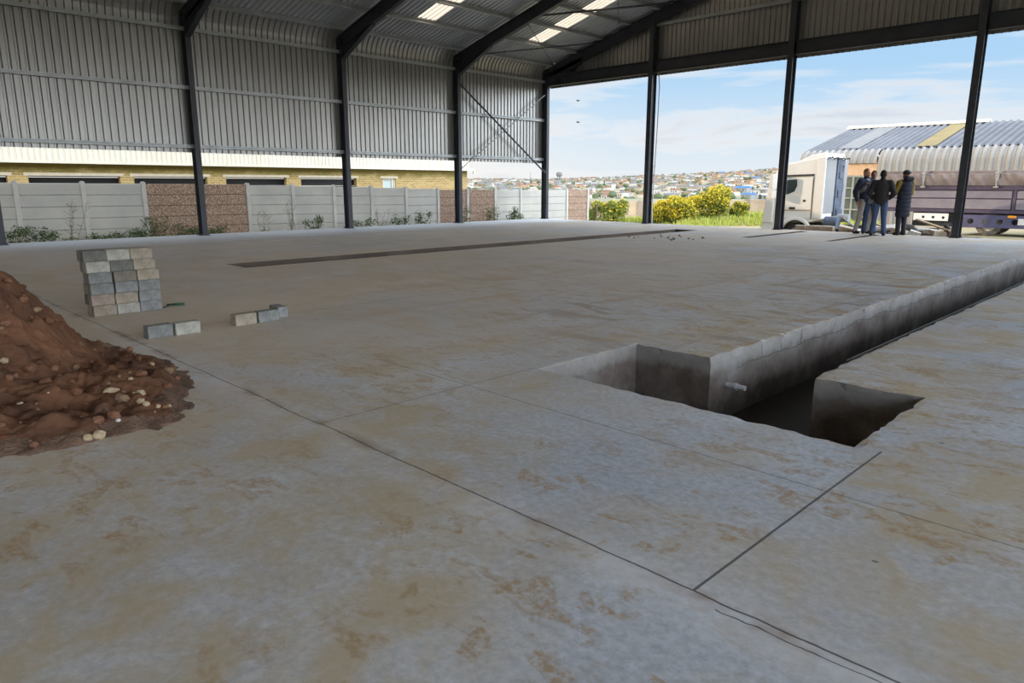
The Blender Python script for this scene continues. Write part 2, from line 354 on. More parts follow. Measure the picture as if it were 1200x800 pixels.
def dup(o, loc, rz=None, label=None, group=None):
    c = o.copy(); C.objects.link(c); c.location = loc
    if rz is not None: c.rotation_euler = (c.rotation_euler[0], c.rotation_euler[1], rz)
    if label: c['label'] = label
    if group: c['group'] = group
    for ch in list(o.children):
        d = ch.copy(); C.objects.link(d); d.parent = c
        for g in list(ch.children):
            e = g.copy(); C.objects.link(e); e.parent = d
    return c
def I_bar(mb, p0, p1, depth, width, dvec, tw=.012, tf=.016):
    """I-section along p0->p1, dvec = direction of the section depth"""
    p0, p1 = Vector(p0), Vector(p1); d = (p1-p0).normalized(); dv = Vector(dvec); dv = (dv-d*dv.dot(d)).normalized(); w = d.cross(dv)
    L = (p1-p0).length; c = (p0+p1)/2
    def mt(off):
        r = Matrix((w, dv, d)).transposed().to_4x4(); r.translation = c+dv*off; return r
    mb.obox(mt(0), tw, depth-2*tf, L); mb.obox(mt(depth/2-tf/2), width, tf, L); mb.obox(mt(-depth/2+tf/2), width, tf, L)

# ------------------------------------------------------------------ setting: ground, hills, slab
XL, YG = -19.67, 21.5
TAB = [(-180, 15), (10, 42), (23.3, 43), (25.6, 37), (28.7, 29), (34.4, 21), (38.3, 15), (42.3, 12), (48.5, 12), (180, 12)]
def htop(az):
    for (a, b), (c, d) in zip(TAB, TAB[1:]):
        if a <= az <= c: return b+(d-b)*(az-a)/(c-a)
    return 12
def sm(a, b, x): t = max(0, min(1, (x-a)/(b-a))); return t*t*(3-2*t)
def terrain(x, y):
    r = math.hypot(x, y); az = math.degrees(math.atan2(-x, y))
    near = -1.15+.37*sm(-10.5, -8.5, x)*sm(30, 34, y)
    left = -.22-.008*(y-4)
    near = near+(left-near)*sm(-17.5, -19.6, x)*sm(27.5, 24.5, y) if x < -17.5 else near
    near += .62*math.exp(-(((x+21.5)/5.5)**2+((y-41.5)/4.5)**2))
    if r < 60: return near
    far = -1.15+(-14+1.15)*sm(60, 800, r)
    if r > 700: far += (htop(az)+14)*min(1.0, max(0, (r-700)/1300))
    if r > 2000: far -= (r-2000)*.01
    return far+(noise.noise((x*.008, y*.008, 0))*2.0 if r > 300 else 0)
mb = MB()
rs = [0, 6, 12, 16, 18, 19.5, 21, 22.5, 24, 25.5, 27, 28.5, 30, 31.5, 33, 35, 37, 40, 44, 50, 60, 80, 120, 200, 300, 450, 600, 750, 900, 1050, 1200, 1400, 1600, 1800, 2000, 2300, 2800]
NA = 240
vs = []
for r in rs:
    for k in range(NA):
        a = 2*PI*k/NA; x, y = -math.sin(a)*r, math.cos(a)*r; vs.append((x, y, terrain(x, y)))
for i in range(len(rs)-1):
    mb.m = 0 if rs[i] < 75 else 1
    mb.add([], [])
    for k in range(NA):
        q = (i*NA+k, i*NA+(k+1) % NA, (i+1)*NA+(k+1) % NA, (i+1)*NA+k)
        mb.f.append(q); mb.mi.append(mb.m)
mb.v = vs
g = struct(mb.build('ground', [M['ground'], M['hill']], smooth=True))

# concrete slab with its pits
SLAB = (-20.05, 9.9, -15.2, 21.72)
HOLES = [(-2.79, -1.96, 3.80, 21.72, -.80), (-3.51, -2.79, 3.80, 5.04, -.80), (-1.96, -1.24, 3.80, 5.04, -.80),
         (-12.22, -11.45, 5.2, 19.4, -.22), (-9.12, -8.86, 17.6, 21.3, -.07), (-7.05, -6.86, 17.9, 21.3, -.07)]
def cuts(lo, hi, fixed, fine):
    c = {round(lo, 3), round(hi, 3)} | {round(f, 3) for f in fixed}
    for a, b, st in fine:
        k = int((b-a)/st)
        for i in range(k+1): c.add(round(a+(b-a)*i/k, 3))
    c = sorted(c); out = [c[0]]
    fx = {round(f, 3) for f in fixed} | {round(hi, 3)}
    for v_ in c[1:]:
        if v_-out[-1] < .028:
            if v_ in fx and out[-1] not in fx: out[-1] = v_
            elif v_ in fx: out.append(v_)
            continue
        out.append(v_)
    return out
xs = cuts(SLAB[0], SLAB[1], [h[0] for h in HOLES]+[h[1] for h in HOLES], [(-3.9, -.9, .06), (SLAB[0], SLAB[1], 1.0)])
ys = cuts(SLAB[2], SLAB[3], [h[2] for h in HOLES]+[h[3] for h in HOLES], [(3.5, 10.0, .06), (10, 21.7, .12), (SLAB[2], 3.5, 1.0)])
def depth_at(x, y):
    for h in HOLES:
        if h[0] < x < h[1] and h[2] < y < h[3]: return h[4]
    return None
nx, ny = len(xs), len(ys)
cell = [[depth_at((xs[i]+xs[i+1])/2, (ys[j]+ys[j+1])/2) for j in range(ny-1)] for i in range(nx-1)]
mb = MB(); idx = {}
def rim(i, j):
    st = {cell[a][b] is None for a in (i-1, i) for b in (j-1, j) if 0 <= a < nx-1 and 0 <= b < ny-1}
    return len(st) == 2
def top_v(i, j):
    if (i, j) in idx: return idx[(i, j)]
    x, y, z = xs[i], ys[j], 0
    if rim(i, j) and x > -4:
        x += noise.noise((x*7, y*7, 0))*.022+noise.noise((x*22, y*22, 3))*.012; y += noise.noise((x*7, y*7, 9))*.022+noise.noise((x*22, y*22, 5))*.01
        z -= abs(noise.noise((x*12, y*12, 4)))*.018
    idx[(i, j)] = len(mb.v); mb.v.append((x, y, z)); return idx[(i, j)]
low_idx = {}
def low_v(i, j, d):
    k = (i, j, d)
    if k not in low_idx: low_idx[k] = len(mb.v); mb.v.append((xs[i], ys[j], d))
    return low_idx[k]
mid_idx = {}
def mid_v(i, j):
    k = (i, j)
    if k not in mid_idx: mid_idx[k] = len(mb.v); mb.v.append((xs[i], ys[j], -.06))
    return mid_idx[k]
def F(q, mi): mb.f.append(q); mb.mi.append(mi)
for i in range(nx-1):
    for j in range(ny-1):
        d = cell[i][j]
        if d is None: F((top_v(i, j), top_v(i+1, j), top_v(i+1, j+1), top_v(i, j+1)), 0)
        else:
            F((low_v(i, j, d), low_v(i+1, j, d), low_v(i+1, j+1, d), low_v(i, j+1, d)), 1 if d < -.5 else 3)
            for (a, b, p, q) in ((i-1, j, (i, j), (i, j+1)), (i+1, j, (i+1, j), (i+1, j+1)), (i, j-1, (i, j), (i+1, j)), (i, j+1, (i, j+1), (i+1, j+1))):
                if 0 <= a < nx-1 and 0 <= b < ny-1 and cell[a][b] is None:
                    if d < -.5:
                        F((top_v(*p), top_v(*q), mid_v(*q), mid_v(*p)), 1); F((mid_v(*p), mid_v(*q), low_v(*q, d), low_v(*p, d)), 1)
                    else: F((top_v(*p), top_v(*q), low_v(*q, d), low_v(*p, d)), 3)
def edge(seq):
    for a, b in zip(seq, seq[1:]):
        F((top_v(*a), top_v(*b), low_v(*b, -1.3), low_v(*a, -1.3)), 2)
edge([(i, 0) for i in range(nx)]); edge([(i, ny-1) for i in range(nx)]); edge([(0, j) for j in range(ny)]); edge([(nx-1, j) for j in range(ny)])
me = bpy.data.meshes.new('floor'); me.from_pydata(mb.v, [], mb.f)
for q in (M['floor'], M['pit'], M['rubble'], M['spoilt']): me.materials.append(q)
me.polygons.foreach_set('material_index', mb.mi); bm = bmesh.new(); bm.from_mesh(me); bmesh.ops.recalc_face_normals(bm, faces=bm.faces)
bm.normal_update()
up = sum(1 for f in bm.faces if f.material_index == 0 and f.normal.z > 0); dn = sum(1 for f in bm.faces if f.material_index == 0 and f.normal.z < 0)
if dn > up: bmesh.ops.reverse_faces(bm, faces=bm.faces)
bm.to_mesh(me); bm.free()
floor = bpy.data.objects.new('floor', me); C.objects.link(floor); struct(floor)
mb = MB(); mb.box(-2.79, -1.96, 3.8, 21.6, -.78, -.57); mb.box(-3.51, -2.79, 3.8, 5.04, -.78, -.57); mb.box(-1.96, -1.24, 3.8, 5.04, -.78, -.57)
tag(mb.build('pit_water', M['water']), 'dark muddy water standing in the bottom of the inspection pit', 'water', kind='stuff')
t_ang = thing('edge_angle', 'long steel angle fixed inside the right lip of the water-filled pit', 'steel angle', (-2.02, 13, -.1))
mb = MB(); mb.box(-2.085, -1.962, 6.0, 21.6, -.105, -.095); mb.build('flange', M['spoilt'], t_ang)
mb = MB(); mb.box(-2.090, -2.080, 6.0, 21.6, -.105, -.062); mb.build('upstand', M['galv'], t_ang)
mb = MB(); mb.tube([(-2.83, 5.32, -.28), (-2.62, 5.32, -.28)], .022, 12); mb.tube([(-2.72, 5.32, -.28), (-2.69, 5.32, -.28)], .03, 12)
tag(mb.build('pipe_stub', M['cable'], smooth=False), 'short pale pipe stub poking out of the pit wall', 'pipe')

# ------------------------------------------------------------------ sheeting
PITCH_ = .1715
def rib_profile(a0, a1, h=.034):
    pts = []; n_ = int(math.ceil((a1-a0)/PITCH_))
    for k in range(n_):
        b = a0+k*PITCH_
        pts += [(b, 0), (b+.095, 0), (b+.112, h), (b+.152, h)]
    pts.append((a0+n_*PITCH_, 0)); return pts
SL = .265
def zroof(x):   # underside of the roof sheet
    return 5.90+SL*(x-(-19.4)) if x <= -5 else zroof(-5)-SL*(x+5)
# section of left wall: straight, bull-nose, then roof slope
XS = -19.85
ang = math.atan(SL)
def section(z0):
    pts = [(XS, z0), (XS, 5.30)]
    R_ = (5.88-5.30)/(1-0+0) if False else .62
    # arc from vertical to slope
    cx, cz = XS+R_, 5.30
    for k in range(1, 9):
        t = PI-(PI/2-ang)*k/8; pts.append((cx+R_*math.cos(t), cz+R_*math.sin(t)))
    return pts
sec = section(2.172)
# normals (outward)
def normals(pts):
    out = []
    for i in range(len(pts)):
        a = pts[max(0, i-1)]; b = pts[min(len(pts)-1, i+1)]; dx, dz = b[0]-a[0], b[1]-a[1]; l = math.hypot(dx, dz); out.append((-dz/l, dx/l))
    return out
Y0, Y1 = -15.2, 21.62
def sheet_strip(secpts, prof, name, mat):
    nrm_ = normals(secpts); mb = MB(); vs = []
    for (x, z_), (n_x, n_z) in zip(secpts, nrm_):
        for (y, h) in prof: vs.append((x+n_x*h, y, z_+n_z*h))
    k = len(prof); fs = [(i*k+j, i*k+j+1, (i+1)*k+j+1, (i+1)*k+j) for i in range(len(secpts)-1) for j in range(k-1)]
    mb.add(vs, fs); return mb
mb = sheet_strip(sec, rib_profile(Y0, Y1), 'wall_left', M['sheet'])
struct(mb.build('wall_left', M['sheet']))
# roof: strips with skylight gaps
off = sec[-1][1]-zroof(sec[-1][0])
SKY = [(18.85-4.74*k, 18.85-4.74*k+4*PITCH_) for k in range(7)]
SX0, SX1 = -18.15, -7.6
def roof_z(x): return zroof(x)+off
prof = rib_profile(Y0, Y1+.25)
def snap(y): return Y0+round((y-Y0)/PITCH_)*PITCH_
SKY = [(snap(a), snap(a)+4*PITCH_) for a, b in SKY]
def insky(y): return any(a-1e-4 <= y < b-1e-4 for a, b in SKY)
nL = (-math.sin(ang), math.cos(ang)); nR = (math.sin(ang), math.cos(ang))
mb = MB(); xa = sec[-1][0]; xr = -5.0; xe = 9.75
for (y, h), (y2, h2) in zip(prof, prof[1:]):
    kk = math.floor((y-Y0)/PITCH_+1e-6); b0 = Y0+kk*PITCH_
    def quad(x0, x1, n_):
        mb.add([(x0+n_[0]*h, y, roof_z(x0)+n_[1]*h), (x0+n_[0]*h2, y2, roof_z(x0)+n_[1]*h2), (x1+n_[0]*h2, y2, roof_z(x1)+n_[1]*h2), (x1+n_[0]*h, y, roof_z(x1)+n_[1]*h)], [(0, 1, 2, 3)])
    if insky(b0):
        quad(xa, SX0, nL); quad(SX1, xr, nL); quad(xr, 2-SX1-12+0.0 if False else -2.4, nR); quad(8.1, xe, nR)
    else: quad(xa, xr, nL); quad(xr, xe, nR)
struct(mb.build('ceiling', M['roof']))
def sky_panel(y0, x0, x1, n_, label, grp=None):
    pr = [(y0+k*PITCH_+a, h) for k in range(4) for a, h in ((0, 0), (.095, 0), (.112, .034), (.152, .034))]+[(y0+4*PITCH_, 0)]
    mb = MB(); vs = []
    for x in (x0, x1):
        for (y, h) in pr: vs.append((x+n_[0]*h, y, roof_z(x)+n_[1]*h))
    k = len(pr); mb.add(vs, [(j, j+1, k+j+1, k+j) for j in range(k-1)])
    return tag(mb.build('skylight_sheet', M['sky_sheet'], loc=(x0, y0, roof_z(x0))), label, 'skylight', grp)
SKL = ['glowing translucent roof strip in the bay beside the open gable', 'glowing translucent roof strip one bay in from the open gable']
for k, (a, b) in enumerate(SKY):
    sky_panel(a, SX0, SX1, nL, SKL[k] if k < 2 else 'translucent roof strip in the left slope nearer the viewer', 'translucent roof strips in the left slope')
    sky_panel(a, -2.4, 8.1, nR, 'translucent roof strip in the right roof slope', 'translucent roof strips in the right slope')
# gable cladding behind the beam
def gable_sheet(y, zb, name, xlo, xhi, sgn=1):
    pr = rib_profile(xlo, xhi-.1); mb = MB(); vs = []
    for (x, h) in pr:
        x_ = min(x, xhi); vs.append((x_, y+sgn*h, zb)); vs.append((x_, y+sgn*h, min(roof_z(max(x_, -19.3)), 99)+.0))
    for k in range(len(pr)-1): mb.add([], []); mb.f.append((2*k, 2*k+2, 2*k+3, 2*k+1)); mb.mi.append(0)
    mb.v = vs; return struct(mb.build(name, M['sheet']))
gable_sheet(YG+.19, 4.99, 'wall_far', -19.62, 9.6)
gable_sheet(-15.1, 2.6, 'wall_back', -19.62, 9.6, -1)

# ------------------------------------------------------------------ steel frame
BAY = 4.554
FY = [21.5-BAY*k for k in range(9)]
def portal(y, label):
    t = thing('portal_frame', label, 'steel frame', (XL, y, 0), 'portal frames of the shed')
    for sgn, x in ((1, XL), (-1, 9.5)):
        c = MB(); I_bar(c, (x, y, .012), (x, y, 5.55), .26, .14, (1, 0, 0)); c.build('column', M['paint'], t)
        b = MB(); b.box(x-.17, x+.17, y-.12, y+.12, .001, .014)
        for dx in (-.12, .12):
            for dy in (-.08, .08): b.tube([(x+dx, y+dy, .01), (x+dx, y+dy, .06)], .011, 6)
        b.build('base_plate', M['paint'], t)
        def zt(xx): return roof_z(xx)-.15
        rf = MB(); I_bar(rf, (x+sgn*.0, y, zt(x)-.19), (-5, y, zt(-5)-.19), .36, .14, (0, 0, 1)); rf.build('rafter', M['paint'], t)
        h = MB()
        xa_, xb = x+sgn*.10, x+sgn*1.75
        prof_ = [(xa_, 5.0), (xa_, zt(xa_)-.2), (xb, zt(xb)-.2), (xb, zt(xb)-.40), (xa_+sgn*.04, 5.0)]
        h.prism(prof_, lambda a, b_, t_: (a, y-.006+.012*t_, b_))
        p0, p1 = Vector((xa_, y, 5.0)), Vector((xb, y, zt(xb)-.40)); d = p1-p0
        r_ = Matrix((d.normalized(), Vector((0, 1, 0)), d.normalized().cross(Vector((0, 1, 0))))).transposed().to_4x4(); r_.translation = (p0+p1)/2
        h.obox(r_, d.length, .14, .016)
        h.box(x-.13, x+.13, y-.07, y+.07, 5.53, zt(x)-.02)
        h.build('haunch', M['paint'], t)
    return t
PL = ['black portal frame at the corner of the open gable', 'black portal frame whose left column carries the top of the diagonal brace', 'black portal frame second in from the open gable',
      'black portal frame third in from the open gable, left column by the brown fence panels', 'black portal frame whose left column stands at the left picture edge']
for k, y in enumerate(FY): portal(y, PL[k] if k < 5 else 'black portal frame in the near half of the shed')
def gcol(x, label):
    t = thing('gable_column', label, 'steel column', (x, YG, 0), 'gable columns')
    c = MB(); I_bar(c, (x, YG, .012), (x, YG, roof_z(x)-.42), .28, .17, (0, 1, 0)); c.build('shaft', M['paint'], t)
    b = MB(); b.box(x-.13, x+.13, YG-.19, YG+.19, .001, .014)
    for dx in (-.09, .09):
        for dy in (-.15, .15): b.tube([(x+dx, YG+dy, .01), (x+dx, YG+dy, .06)], .011, 6)
    b.build('base_plate', M['paint'], t)
GX = [-14.76, -9.9, -5.09, -.27, 4.55]
for x, l in zip(GX, ['black gable column with a pale cable beside it', 'black gable column standing in front of the lorry cab', 'black gable column standing right of the three onlookers',
                     'black gable column at the mid right of the open gable', 'black gable column nearest the right eave']): gcol(x, l)
t = thing('gable_beam', 'long black steel beam across the open gable above the opening', 'steel beam', (XL, YG, 5.28))
xsb = [XL]+GX+[9.5]
for a, b in zip(xsb, xsb[1:]):
    q = MB(); I_bar(q, (a+.14 if a == XL else a+.1, YG+.02, 5.26), (b-.1, YG+.02, 5.26), .40, .20, (0, 0, 1)); q.build('beam_segment', M['paint'], t)
def c_bar(p0, p1, d, w, dv, name, label, cat, grp, mat=M['galv']):
    mb = MB(); p0, p1 = Vector(p0), Vector(p1); ax = (p1-p0).normalized(); dv = Vector(dv).normalized(); wv = ax.cross(dv); L = (p1-p0).length; c = (p0+p1)/2
    def mt_(o1, o2): r = Matrix((wv, dv, ax)).transposed().to_4x4(); r.translation = c+wv*o1+dv*o2; return r
    mb.obox(mt_(0, 0), .004, d, L); mb.obox(mt_(w/2, d/2), w, .004, L); mb.obox(mt_(w/2, -d/2), w, .004, L)
    mb.obox(mt_(w, d/2-.01), .004, .02, L); mb.obox(mt_(w, -d/2+.01), .004, .02, L)
    return tag(mb.build(name, mat, loc=tuple(c)), label, cat, grp)
for zz, l in ((2.323, 'lowest horizontal steel girt on the sheeted left wall'), (3.80, 'middle horizontal steel girt on the sheeted left wall'), (5.235, 'top horizontal steel girt just under the curved eave')):
    c_bar((XL-.09, Y0, zz), (XL-.09, YG, zz), .085, .05, (0, 0, 1), 'wall_girt', l, 'girt', 'girts of the left wall')
c_bar((-16.6, YG+.12, 6.6), (6.6, YG+.12, 6.6), .085, .05, (0, 0, 1), 'wall_girt', 'horizontal steel girt on the gable sheeting above the beam', 'girt', None)
ORD = ['first', 'second', 'third', 'fourth', 'fifth', 'sixth', 'seventh', 'eighth', 'ninth', 'tenth', 'eleventh', 'twelfth', 'thirteenth']
nv = (-math.sin(ang), 0, math.cos(ang))
for k in range(13):
    x = -19.4+1.19*k
    if x > -5.1: break
    z_ = roof_z(x)-.075
    c_bar((x+.02, Y0, z_), (x+.02, YG+.1, z_), .13, .055, nv, 'roof_purlin', '%s steel roof purlin up from the curved left eave' % ORD[k], 'purlin', 'purlins of the left slope')
    c_bar((-10-x-.02, Y0, z_), (-10-x-.02, YG+.1, z_), .13, .055, (-nv[0], 0, nv[2]), 'roof_purlin', 'steel purlin under the right roof slope', 'purlin', 'purlins of the right slope')
def rod(p0, p1, r, label, name='brace_rod', mat=M['paint'], grp=None):
    mb = MB(); mb.tube([p0, p1], r, 8)
    d = (Vector(p1)-Vector(p0)).normalized()
    for p, s in ((Vector(p0), 1), (Vector(p1), -1)): mb.tube([p, p+d*s*.14], r*1.8, 8)
    return tag(mb.build(name, mat, loc=p0), label, 'brace', grp)
rod((-19.60, 17.05, 4.72), (-19.60, 21.42, 1.80), .032, 'thick black diagonal brace falling from the frame to the gable corner column')
rod((-19.66, 17.03, 1.86), (-19.66, 21.42, 4.74), .018, 'thin grey diagonal brace rising to the gable corner column', mat=M['galv'])
rod((-19.45, 17.35, roof_z(-19.45)-.2), (-17.1, 21.38, roof_z(-17.1)-.19), .020, 'black roof brace rod running up from the eave to the gable rafter')
rod((-16.6, 17.1, roof_z(-16.6)-.2), (-14.0, 21.38, roof_z(-14.0)-.19), .032, 'thick black roof brace rod crossing below the lit roof strip')
rod((-17.0, 17.7, roof_z(-17)-.16), (-19.2, 21.38, roof_z(-19.2)-.16), .010, 'thin roof brace rod running down to the gable corner')
rod((-14.8, 19.5, roof_z(-14.8)-.16), (-15.8, 20.9, roof_z(-15.8)-.16), .010, 'thin short roof brace rod between purlins near the gable')
# eave purlin flashing on gable side
mb = MB()
pts = [(-14.46, 21.40, 5.02), (-14.43, 21.40, 4.9), (-14.40, 21.42, 4.6), (-14.42, 21.42, 3.2), (-14.46, 21.42, 1.6), (-14.50, 21.42, .5), (-14.48, 21.42, .02)]
mb.tube(pts, .022, 8); tag(mb.build('hanging_cable', M['cable'], smooth=True), 'pale cable hanging down beside the leftmost inner gable column', 'cable')

# ------------------------------------------------------------------ soil heap, stones, blocks
HC = Vector((-6.15, .25, 0))
OUT = [(-180, 2.0), (-90, 2.0), (-30, 1.95), (0, 1.93), (9.7, 1.98), (17, 2.12), (26, 2.26), (31, 2.30), (41, 2.10), (51, 2.0), (62, 1.86), (75, 1.70), (92, 1.56), (114, 1.65), (180, 2.0)]
def hR(a):
    for (p, q), (r, s) in zip(OUT, OUT[1:]):
        if p <= a <= r: return q+(s-q)*(a-p)/(r-p)
    return 2.0
def heap_z(x, y):
    dx, dy = x-HC.x, y-HC.y; d = math.hypot(dx, dy); a = math.degrees(math.atan2(dy, dx)); u = d/(hR(a)*(1+.03*noise.noise((math.cos(math.radians(a))*6, math.sin(math.radians(a))*6, 1))+.045*noise.noise((x*9, y*9, 1))))
    if u >= 1: return -.03
    cone = 1.56-1.14*math.sqrt(d*d+.035)
    apr = .30*(1-u)+.012
    k = .10; hh = max(k-abs(cone-apr), 0)/k; h = max(cone, apr)+hh*hh*k*.25
    e = min(1, (1-u)*7); h *= min(1, (1-u)*9)**.5
    r1 = 1-abs(noise.noise((x*3.1, y*3.1, 4)))*2
    h += e*(noise.noise((x*1.7, y*1.7, 2))*.10+r1*.035+noise.noise((x*5.5, y*5.5, 7))*.055+noise.noise((x*12, y*12, 3))*.035+noise.noise((x*26, y*26, 5))*.022+noise.noise((x*55, y*55, 8))*.012)
    return max(h, .004)
mb = MB(); NR, NT = 150, 420; vs = []
for i in range(NR+1):
    for k in range(NT):
        a = 360*k/NT-180; r = hR(a)*1.05*(i/NR)**.9; x = HC.x+r*math.cos(math.radians(a)); y = HC.y+r*math.sin(math.radians(a)); vs.append((x, y, heap_z(x, y)))
mb.add(vs, [(i*NT+k, i*NT+(k+1) % NT, (i+1)*NT+(k+1) % NT, (i+1)*NT+k) for i in range(NR) for k in range(NT)])
mb.f = [f for f in mb.f if any(mb.v[i][2] > 0 for i in f)]; mb.mi = [0]*len(mb.f)
for n_, f in enumerate(mb.f):
    c = sum((Vector(mb.v[i]) for i in f), Vector())/4
    if c.z < .045+.06*noise.noise((c.x*5, c.y*5, 1)): mb.mi[n_] = 1
tag(mb.build('soil_heap', [M['soil'], M['gravel']], smooth=True), 'large heap of red clay soil on the slab at the left', 'soil heap')
def rock(name, c, r, mat, label, grp=None, seed=0, flat=.75):
    bm = bmesh.new(); bmesh.ops.create_icosphere(bm, subdivisions=3, radius=1)
    sc = (r*random.uniform(.85, 1.25), r*random.uniform(.75, 1.05), r*flat)
    for v in bm.verts:
        n1 = noise.noise(Vector(v.co)*1.3+Vector((seed*3.7, seed, 0))); n2 = noise.noise(Vector(v.co)*3+Vector((seed, 5, 0)))
        v.co *= 1+.28*n1+.1*n2; v.co = Vector((v.co.x*sc[0], v.co.y*sc[1], v.co.z*sc[2]))
    me = bpy.data.meshes.new(name); bm.to_mesh(me); bm.free(); me.materials.append(mat)
    o = bpy.data.objects.new(name, me); C.objects.link(o); o.location = c; o.rotation_euler = (0, 0, random.uniform(0, 6)); return tag(o, label, 'stone', grp)
def on_heap(px_dir, d):  # point on heap along a ray from the camera foot
    return px_dir*d
ST = [(-4.17, 1.0, .036, 'stone', 'large ochre stone at the foot of the soil heap nearest the viewer'), (-4.16, .945, .027, 'stone', 'smaller ochre stone touching the large one at the heap foot'),
      (-4.27, 1.13, .014, 'stone_w', 'bright white pebble on the lower slope of the soil heap'), (-4.55, 1.24, .042, 'stone_r2', 'broad brown stone half sunk on the heap toe above the white pebble'),
      (-4.43, 1.305, .022, 'stone', 'pale upright stone right of the broad brown one'), (-4.37, 1.315, .022, 'stone', 'pale grey-green stone below the upright one on the heap'),
      (-4.35, 1.372, .016, 'stone', 'flat pale stone near the right edge of the heap toe'), (-5.19, .79, .026, 'stone', 'round pale stone at the left picture edge on the heap'),
      (-4.27, 1.03, .030, 'stone_r', 'reddish clod left of the white pebble on the heap'), (-4.38, 1.443, .014, 'stone', 'small pale stone furthest right on the heap'),
      (-4.21, .71, .024, 'stone_r', 'dull clod near the lower left rim of the heap'), (-4.80, 1.37, .018, 'stone', 'thin pale stone on the upper right flank of the heap')]
M['stone_r2'] = pm('brown stone', (.24, .15, .085), (.16, .10, .06), 9, .9, .4)
for k, (x, y, r, mk, l) in enumerate(ST):
    rock('stone', (x, y, max(heap_z(x, y), 0)+r*.30), r, M[mk], l, 'stones on the soil heap', k)
for k in range(230):
    a = math.radians(random.uniform(-25, 85)); u = random.uniform(.25, .98)**.8; x = HC.x+hR(math.degrees(a))*u*math.cos(a); y = HC.y+hR(math.degrees(a))*u*math.sin(a)
    r = random.choice([.008, .01, .012, .014, .018, .026, .034])*random.uniform(.8, 1.1)
    o = rock('clod', (x, y, max(heap_z(x, y), 0)+r*.35), r, M[random.choice(['soil', 'soil', 'soil', 'stone_r', 'soil', 'stone_r2', 'stone_r', 'soil', 'stone_r', 'stone_r2', 'soil', 'stone'])], 'small crumbled clod lying on the red soil heap', 'clods on the soil heap', k+20)
    o['category'] = 'clod'
for k in range(18):
    x, y = -10.4+random.uniform(-.9, .9), 16.1+random.uniform(-.8, .8)
    o = rock('crumb', (x, y, .012), random.uniform(.018, .035), M['rubble_d'], 'small dark crumb of earth scattered on the slab between the long trench and the gable', 'crumbs on the slab', k+300); o['category'] = 'crumb'
# concrete blocks
BC = {'dk': (.17, .165, .14), 'gy': (.27, .265, .25), 'lt': (.42, .39, .33), 'tan': (.36, .30, .225), 'bl': (.235, .235, .215), 'pk': (.36, .285, .225), 'br': (.22, .19, .15)}
for k, c in BC.items(): M['blk_'+k] = pm('cement block '+k, c, tuple(v*.62 for v in c), 16, .9, .5, detail=7)
BLEN, BH, BD = .222, .1135, .108
def block(center, kind, label, grp, rz=0, tilt=0, seed=0):
    bm = bmesh.new(); bmesh.ops.create_cube(bm, size=1)
    for v in bm.verts: v.co = Vector((v.co.x*BD, v.co.y*BLEN, v.co.z*BH))
    bmesh.ops.bevel(bm, geom=bm.edges[:], offset=.006, segments=1, affect='EDGES')
    bmesh.ops.subdivide_edges(bm, edges=bm.edges[:], cuts=2, use_grid_fill=True)
    for v in bm.verts: v.co += Vector((noise.noise(v.co*30+Vector((seed, 0, 0))), noise.noise(v.co*30+Vector((0, seed, 5))), 0))*.0018
    me = bpy.data.meshes.new('cement_block'); bm.to_mesh(me); bm.free(); me.materials.append(M['blk_'+kind])
    o = bpy.data.objects.new('cement_block', me); C.objects.link(o); o.location = center; o.rotation_euler = (0, tilt, rz)
    return tag(o, label, 'block', grp)
ROWS = [('bottom row', 2.068, ['tan', 'lt', 'gy']), ('second row up', 2.060, ['pk', 'tan', 'gy']), ('third row up', 2.062, ['bl', 'gy', 'bl']), ('fourth row up', 2.058, ['bl', 'br', 'tan']),
        ('fifth row up', 2.048, ['lt', 'dk', 'tan']), ('top row', 2.03, ['dk', 'lt', 'tan'])]
CN = {'tan': 'tan', 'lt': 'pale', 'gy': 'grey', 'pk': 'pinkish', 'bl': 'blue-grey', 'br': 'brownish', 'dk': 'dark'}
PW = {(3, 0): 0.006, (3, 1): .01, (2, 1): .012, (0, 2): 0.004}
GAPS = {0: (0, .004, .006), 1: (0, .002, .012), 2: (0, .014, .016), 3: (0, .014, .016), 4: (0, -.022, -.03), 5: (0, .004, -.008)}
for r_, (rn, y0, ks) in enumerate(ROWS):
    for c_, kd in enumerate(ks):
        yy = y0+BLEN/2+c_*(BLEN+.003)+max(0, GAPS[r_][c_])
        if r_ == 5: yy = y0+BLEN/2+c_*(BLEN+.001)
        side = ('left end', 'middle', 'right end')[c_]
        block((-8.2-BD/2+random.uniform(-.004, .004), yy, BH/2+r_*BH+.0005*r_), kd, '%s cement block at the %s of the %s of the neat stack' % (CN[kd], side, rn), 'stacked cement blocks', random.uniform(-.012, .012), 0, r_*3+c_)
        block((-8.2-BD*1.5-.006, yy+random.uniform(-.01, .006), BH/2+r_*BH+.0005*r_), random.choice(list(BC)), 'cement block in the back layer of the neat stack', 'back layer of the block stack', random.uniform(-.01, .01), 0, r_*3+c_+40)
for (x, y, rz, kd, l) in [(-6.72, 2.195, .03, 'bl', 'blue-grey cement block lying alone on the slab beside a pale one'), (-6.70, 2.43, .0, 'lt', 'pale cement block lying on the slab beside a blue-grey one'),
                          (-6.74, 3.00, .06, 'tan', 'tan cement block lying at the left of the loose three'), (-6.75, 3.24, .06, 'bl', 'blue-grey cement block lying in the middle of the loose three'),
                          (-6.92, 3.46, 1.50, 'gy', 'grey cement block lying askew at the right of the loose three')]:
    block((x, y, BH/2), kd, l, 'loose cement blocks', rz, 0, y*10)
t = thing('garden_hand_tool', 'small green hand tool lying beside the block stack', 'tool', (-8.35, 2.9, 0))
q = MB(); q.tube([(-8.26, 2.77, .012), (-8.32, 2.86, .02), (-8.36, 2.9, .02)], [.006, .007, .008], 8); q.build('shaft', M['black'], t, smooth=True)
